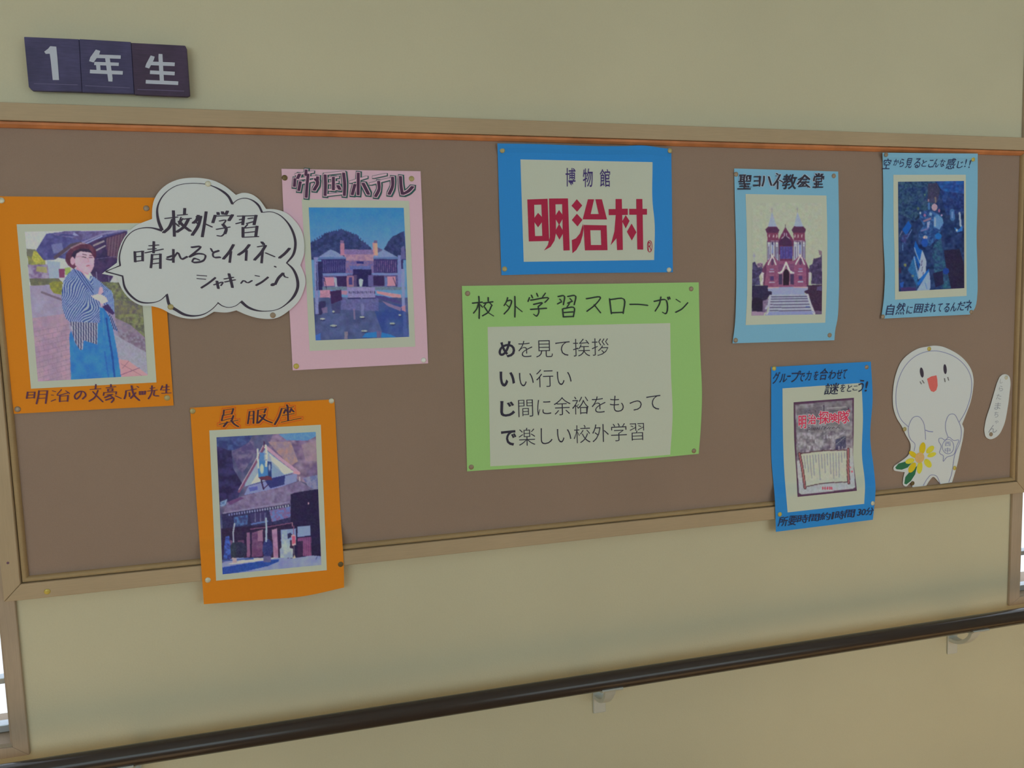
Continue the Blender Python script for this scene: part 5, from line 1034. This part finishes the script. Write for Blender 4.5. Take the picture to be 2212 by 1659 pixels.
k.strokes('650,858 700,842;645,875 690,880 760,812 778,850 790,872 850,850;892,757 985,752 930,805 870,852;870,852 960,820 1032,840 1020,880 960,905 900,900 915,870 970,882;1085,770 1102,802;1165,790 1105,820 1110,850 1180,856;990,1160 1060,1115 1130,1060;1535,1135 1590,1105 1655,1055', 18, 10, 0.5)
k.ell(1703, 1128, 26, 15, -0.2)
k.build('lettering', BLK, t, S9, 0.0004, cy=[676, 985])

# ---- white figure cut-out with flower
cm = crop(1900, 730, 7.09)
SA = Surf((1928, 746, 2104, 1050), base=0.0122, amp=0.0015)
t = poster('paper_figure', (2015, 900), 'white paper cutout of a round headed smiling figure holding a yellow flower', 'paper cutout', depth=.012)
out = [(740, 130), (830, 118), (950, 130), (1100, 190), (1230, 270), (1340, 380), (1410, 500), (1438, 620), (1430, 800), (1400, 960), (1330, 1160), (1265, 1320), (1265, 1320), (1290, 1380), (1285, 1480), (1230, 1750), (1190, 1940), (1150, 2080), (1110, 2212), (1110, 2212), (932, 2238), (932, 2238), (890, 2190), (820, 2128), (765, 2185), (715, 2262), (715, 2262), (500, 2290), (500, 2290), (503, 2190), (503, 2190), (462, 2225), (402, 2275), (362, 2250), (360, 2180), (385, 2055), (385, 2055), (300, 2045), (215, 2018), (212, 1985), (290, 1915), (370, 1860), (440, 1798), (475, 1635), (400, 1480), (350, 1370), (260, 1220), (215, 1080), (203, 950), (210, 780), (250, 560), (350, 340), (470, 230), (600, 160)]
cut_sheet('paper_sheet', cm(out), SA, PWB, t, smooth=False)
k = Ink(cm.o)
def B(pts, w=9): k.brush(pts, [w, w])
B([(440, 1360), (330, 1250), (270, 1100), (250, 920), (280, 680), (380, 450), (520, 300), (700, 215), (850, 198), (1000, 225), (1200, 320), (1330, 450), (1400, 600), (1412, 760), (1372, 980), (1300, 1160), (1220, 1290)])
B([(705, 1560), (700, 1450), (660, 1270), (600, 1205), (540, 1205), (460, 1310), (440, 1430), (480, 1560), (540, 1620), (530, 1730)]); B([(700, 1412), (760, 1432), (820, 1438)], 14)
B([(1050, 1520), (1012, 1400), (1020, 1270), (1080, 1170), (1130, 1165), (1210, 1280), (1252, 1400), (1240, 1560), (1150, 1800), (1125, 1960), (1100, 2100), (1060, 2210)])
B([(670, 2262), (730, 2160), (790, 2100), (860, 2108), (930, 2235)])
B([(910, 1540), (950, 1535), (1000, 1565), (1060, 1520), (1140, 1572), (1210, 1562), (1180, 1660), (1130, 1790), (1030, 1828), (975, 1890), (975, 1800), (925, 1770), (945, 1650), (908, 1580), (910, 1540)])
B([(1050 + 88 * math.cos(a), 1665 + 110 * math.sin(a)) for a in [6.2832 * i / 14 for i in range(15)]])
k.boxed('西', 1000, 1590, 1090, 1655); k.boxed('中', 1000, 1680, 1085, 1760)
k.build('pencil_outline', ink('blue_pencil', (112, 116, 146)), t, SA, 0.0004)
k = Ink(cm.o); k.ell(647, 530, 28, 78, -0.14); k.ell(1004, 478, 25, 76, -0.08); k.build('eye', BLK, t, SA, 0.0004, cx=[820])
k = Ink(cm.o); k.strokes('622,670 640,705;655,650 682,692;995,620 1005,672;1045,602 1058,650', 13, 8, .2); k.build('cheek_mark', ink('grey_pencil', (92, 92, 92)), t, SA, 0.0004, cx=[820])
k = Ink(cm.o); k.fill([(728, 625), (790, 590), (872, 572), (885, 640), (890, 730), (870, 800), (830, 828), (790, 815), (765, 770), (745, 690)]); k.build('mouth', ink('coral_pen', (206, 88, 82)), t, SA, 0.0004)
k = Ink(cm.o); k.fill([(240, 1985), (290, 1925), (390, 1895), (500, 1905), (430, 1985), (340, 2018), (260, 2012)]); k.fill([(378, 2230), (395, 2130), (450, 2065), (575, 1960), (545, 2090), (480, 2190), (410, 2245)]); k.build('flower_leaves', ink('green_pen', (38, 90, 62)), t, SA, 0.0004)
k = Ink(cm.o)
for x, y, rx, ry, r in ((775, 1710, 75, 42, -0.75), (800, 1790, 70, 34, -0.35), (740, 1920, 75, 48, 0.95), (615, 1985, 42, 95, 0.12), (465, 1885, 72, 40, -0.3)): k.ell(x, y, rx, ry, r)
k.build('flower_petals', ink('yellow_pen', (176, 170, 52)), t, SA, 0.0005)
k = Ink(cm.o)
for x, y, rx, ry, r in ((658, 1690, 46, 92, 0.15), (515, 1785, 75, 38, 0.65), (500, 1985, 45, 88, 0.55)): k.ell(x, y, rx, ry, r)
k.build('flower_petals', ink('gold_pen', (190, 156, 28)), t, SA, 0.0007, 'deeper gold petals')
k = Ink(cm.o); k.ell(615, 1835, 70, 82, 0.3, 28); k.build('flower_centre', ink('orange_pen', (222, 144, 92)), t, SA, 0.0009)

# ---- name strip
SB = Surf((2125, 808, 2183, 950), base=0.0122, amp=0.001)
t = poster('name_strip', (2153, 878), 'narrow white paper strip with small vertical handwriting near the right frame', 'paper cutout', depth=.012)
cut_sheet('paper_sheet', cm([(1838, 600), (1885, 562), (1940, 557), (1988, 592), (2003, 660), (1990, 850), (1965, 1050), (1890, 1370), (1830, 1480), (1760, 1535), (1690, 1552), (1632, 1522), (1607, 1440), (1620, 1300), (1700, 1030), (1770, 790), (1800, 690)]), SB, PWB, t, smooth=False)
k = Ink(cm.o)
for ch, x0, y0, x1, y1 in (('し', 1845, 630, 1885, 695), ('ら', 1830, 735, 1890, 815), ('た', 1790, 860, 1865, 940), ('ま', 1765, 990, 1855, 1095), ('ち', 1755, 1130, 1820, 1215), ('ゃ', 1765, 1262, 1820, 1315), ('ん', 1675, 1335, 1800, 1450)): k.boxed(ch, x0, y0, x1, y1, -0.012, skew=0.15)
k.build('lettering', ink('slate_pencil', (104, 108, 118)), t, SB, 0.0004)

# ================================================================== thumbtacks
def tack_mat(name, c): return mat(name, alb(c), 0.4, 0.4, 0.15, 120, metal=0.25)
TM = dict(brass=tack_mat('tack_brass', (136, 126, 84)), dull=tack_mat('tack_dull_brass', (118, 104, 86)), silver=tack_mat('tack_silver', (182, 186, 204)), yellow=tack_mat('tack_yellow', (152, 138, 66)), dark=tack_mat('tack_dark', (84, 72, 44)), pale=tack_mat('tack_pale', (158, 158, 138)))
TK = {}
def tack(px, py, surf, where, kind='brass', group=None, r=0.0058, dy=None):
    h = float(surf.h([(px, py)])[0]) + 0.0002 if surf is not None else dy
    if kind not in TK:
        n = 24; rings = [(r, 0.0), (r, .0005), (r * .94, .0010), (r * .75, .0016), (r * .4, .0021)]
        V = [(rr * math.cos(6.28318531 * i / n), -hh, rr * math.sin(6.28318531 * i / n)) for rr, hh in rings for i in range(n)] + [(0, -.0022, 0)]
        V += [(.0005 * math.cos(6.28318531 * i / 6), .0006, .0005 * math.sin(6.28318531 * i / 6)) for i in range(6)] + [(.0005 * math.cos(6.28318531 * i / 6), 0, .0005 * math.sin(6.28318531 * i / 6)) for i in range(6)]
        Fc = [(j * n + i, j * n + (i + 1) % n, (j + 1) * n + (i + 1) % n, (j + 1) * n + i) for j in range(4) for i in range(n)] + [(4 * n + i, 4 * n + (i + 1) % n, 5 * n) for i in range(n)] + [tuple(range(n - 1, -1, -1))]
        b = 5 * n + 1
        Fc += [(b + i, b + (i + 1) % 6, b + 6 + (i + 1) % 6, b + 6 + i) for i in range(6)]
        me = bpy.data.meshes.new('thumbtack'); me.from_pydata(V, [], Fc); me.materials.append(TM[kind]); me.polygons.foreach_set('use_smooth', [True] * len(me.polygons)); me.update(); TK[kind] = me
    o = bpy.data.objects.new('thumbtack', TK[kind]); COL.objects.link(o)
    o.location = W(px, py, -h); o.rotation_euler = (random.uniform(-.08, .08), 0, random.uniform(-.08, .08))
    col = {'brass': 'brass', 'dull': 'dull brass', 'silver': 'shiny silver', 'yellow': 'yellow', 'dark': 'dark bronze', 'pale': 'pale brass'}[kind]
    tag(o, '%s thumbtack %s' % (col, where), 'thumbtack', group)
random.seed(4)
def four(surf, where, group, *q):
    for (x, y, kd), c in zip(q, ('top left', 'top right', 'bottom left', 'bottom right')): tack(x, y, surf, 'at the %s corner of the %s' % (c, where), kd, group)
four(S1, 'orange poster of the kimono man', 'tacks of the kimono man poster', (3, 433, 'pale'), (316, 450, 'dull'), (38, 884, 'dull'), (361, 859.5, 'brass'))
four(S2, 'pink hotel poster', 'tacks of the pink poster', (615, 384, 'dark'), (889, 386, 'brass'), (640, 791, 'yellow'), (915, 778, 'silver'))
four(S3, 'orange theatre poster', 'tacks of the theatre poster', (416, 888, 'brass'), (716, 866, 'pale'), (449, 1253, 'pale'), (736, 1219, 'dark'))
four(S4, 'blue poster with crimson characters', 'tacks of the crimson lettered poster', (1085, 325, 'brass'), (1447, 325.5, 'brass'), (1090, 581, 'brass'), (1445, 583, 'pale'))
four(S5, 'green poster', 'tacks of the green poster', (1010, 634, 'dull'), (1493, 624, 'dull'), (1018, 1009, 'dull'), (1499, 974, 'dull'))
four(S6, 'church poster', 'tacks of the church poster', (1590, 376.5, 'dull'), (1801, 380, 'dull'), (1589, 735, 'dull'), (1792, 724, 'dull'))
four(S7, 'aerial view poster', 'tacks of the aerial view poster', (1914, 334, 'dull'), (2102, 344, 'yellow'), (1907, 684, 'dull'), (2098, 674, 'dull'))
four(S8, 'narrow blue flyer poster', 'tacks of the flyer poster', (1672, 796, 'yellow'), (1872, 793, 'dull'), (1684.5, 1111, 'yellow'), (1885, 1087, 'pale'))
tack(449.5, 397, S9, 'at the top of the white speech bubble', 'pale', 'tacks of the speech bubble')
tack(368.5, 663, S9, 'low on the left of the white speech bubble', 'brass', 'tacks of the speech bubble')
tack(589.5, 681, S9, 'at the bottom right of the white speech bubble', 'dull', 'tacks of the speech bubble')
tack(2007, 753.5, SA, 'on the head of the white paper figure', 'yellow', 'tacks of the paper figure', r=.0045)
tack(1954, 927, SA, 'at the left elbow of the white paper figure', 'brass', 'tacks of the paper figure')
tack(2062, 1011, SA, 'at the right leg of the white paper figure', 'yellow', 'tacks of the paper figure')
tack(1971.5, 1044, SA, 'below the green leaf of the white paper figure', 'dark', 'tacks of the paper figure')
tack(2173.5, 815.5, SB, 'at the top of the narrow name strip', 'pale', 'tacks of the name strip')
tack(2140.5, 938, SB, 'at the bottom of the narrow name strip', 'dull', 'tacks of the name strip')
tack(102, 1278, None, 'pushed into the bottom rail near its left end', 'yellow', None, dy=-YF + .0002)

# ================================================================== handrail
YR, RR = -0.078, 0.0185
top = [(372, 1592.7), (1180, 1470), (1552, 1413.6), (1892, 1360), (2212, 1311)]; bot = [(372, 1641.5), (1180, 1512.9), (1552, 1454), (1892, 1398.4), (2212, 1346.3)]
# silhouette of the tube: bisect its height so that the mid line fits
zr = float(np.mean([(W(a[0], a[1], YR)[2] + W(b[0], b[1], YR)[2]) / 2 for a, b in zip(top, bot)]))
hh = float(np.mean([(W(a[0], a[1], YR)[2] - W(b[0], b[1], YR)[2]) / 2 for a, b in zip(top, bot)]))
RR = hh * math.cos(math.atan2(CAMZ - zr, DIST + YR))
print('RAIL', zr, hh, RR)
RAILM = mat('rail_vinyl', alb((40, 34, 31)), 0.22, 0.45, 0.06, 30, n2=0.05)
BRM = mat('bracket_metal', alb((150, 155, 147)), 0.45, 0.5, 0.03, 60, metal=0.2)
rail = empty('handrail', (0.4, YR, zr - RR)); tag(rail, 'long dark brown handrail along the wall below the notice board', 'handrail')
n = 40; x0, x1 = XA + 0.05, XB - 0.05
V = []; 
for x, rr in ((x0, RR * .8), (x0 + .006, RR), (x1 - .006, RR), (x1, RR * .8)):
    V += [(x, YR + rr * math.cos(2 * math.pi * i / n), zr + rr * math.sin(2 * math.pi * i / n)) for i in range(n)]
Fc = [(j * n + i, j * n + (i + 1) % n, (j + 1) * n + (i + 1) % n, (j + 1) * n + i) for j in range(3) for i in range(n)] + [tuple(range(n - 1, -1, -1)), tuple(range(3 * n, 4 * n))]
o = mesh_obj('rail_tube', V, Fc, RAILM, rail, smooth=True)
bm = bmesh.new(); bm.from_mesh(o.data); bmesh.ops.recalc_face_normals(bm, faces=bm.faces[:]); bm.to_mesh(o.data); bm.free()
ZPT, ZPB = W(1300, 1484, 0)[2], W(1300, 1537, 0)[2]
print('PL', ZPT, ZPB)
def bracket(x):
    w = 0.013
    # side profile (y,z) swept across x: wall plate, curved arm, saddle under the tube
    b = boxes('bracket', [((x - .0165, -.005, ZPB), (x + .0165, -.0005, ZPT))], BRM, rail, 0.0022)
    P = [(-.004, ZPT - .020), (-.028, ZPT - .018), (-.050, ZPT - .006), (-.068, (ZPT + zr - RR) / 2 - .004), (YR, zr - RR - .001)]
    P = resample(P, 14); V = []; 
    for i, (y, z) in enumerate(P):
        ww = w * (1.15 - .3 * math.sin(math.pi * i / 13)); th = .005
        tg = P[min(i + 1, 13)] - P[max(i - 1, 0)]; tg = tg / np.hypot(*tg); nn = np.array([-tg[1], tg[0]]) * th
        V += [(x - ww, y + nn[0], z + nn[1]), (x + ww, y + nn[0], z + nn[1]), (x + ww, y - nn[0], z - nn[1]), (x - ww, y - nn[0], z - nn[1])]
    Fc = [(4 * i + k, 4 * i + (k + 1) % 4, 4 * i + 4 + (k + 1) % 4, 4 * i + 4 + k) for i in range(13) for k in range(4)] + [(0, 1, 2, 3), (55, 54, 53, 52)]
    a = mesh_obj('bracket_arm', V, Fc, BRM, b)
    bm = bmesh.new(); bm.from_mesh(a.data); bmesh.ops.recalc_face_normals(bm, faces=bm.faces[:]); bm.to_mesh(a.data); bm.free()
    m = a.modifiers.new('bevel', 'BEVEL'); m.width = .0018; m.segments = 2
    m = 10; V = []
    for xx in (x - .026, x + .026):
        for i in range(m + 1):
            q = math.radians(215 + 110 * i / m)
            V.append((xx, YR + (RR + .0004) * math.cos(q), zr + (RR + .0004) * math.sin(q)))
        for i in range(m, -1, -1):
            q = math.radians(215 + 110 * i / m)
            V.append((xx, YR + (RR + .004) * math.cos(q), zr + (RR + .004) * math.sin(q)))
    k_ = 2 * (m + 1)
    Fc = [(i, (i + 1) % k_, k_ + (i + 1) % k_, k_ + i) for i in range(k_)] + [(i, i + 1, k_ - 2 - i, k_ - 1 - i) for i in range(m)] + [(k_ + i, k_ + k_ - 1 - i, k_ + k_ - 2 - i, k_ + i + 1) for i in range(m)]
    s = mesh_obj('bracket_saddle', V, Fc, BRM, b)
    bm = bmesh.new(); bm.from_mesh(s.data); bmesh.ops.recalc_face_normals(bm, faces=bm.faces[:]); bm.to_mesh(s.data); bm.free()
xb = [W(1294, 1525, 0)[0], W(2055, 1402, 0)[0]]
print('BR', xb, W(285, 1659, 0))
sp = xb[1] - xb[0]
for i in range(-4, 4):
    x = xb[0] + i * sp
    if x0 + .1 < x < x1 - .1: bracket(x)
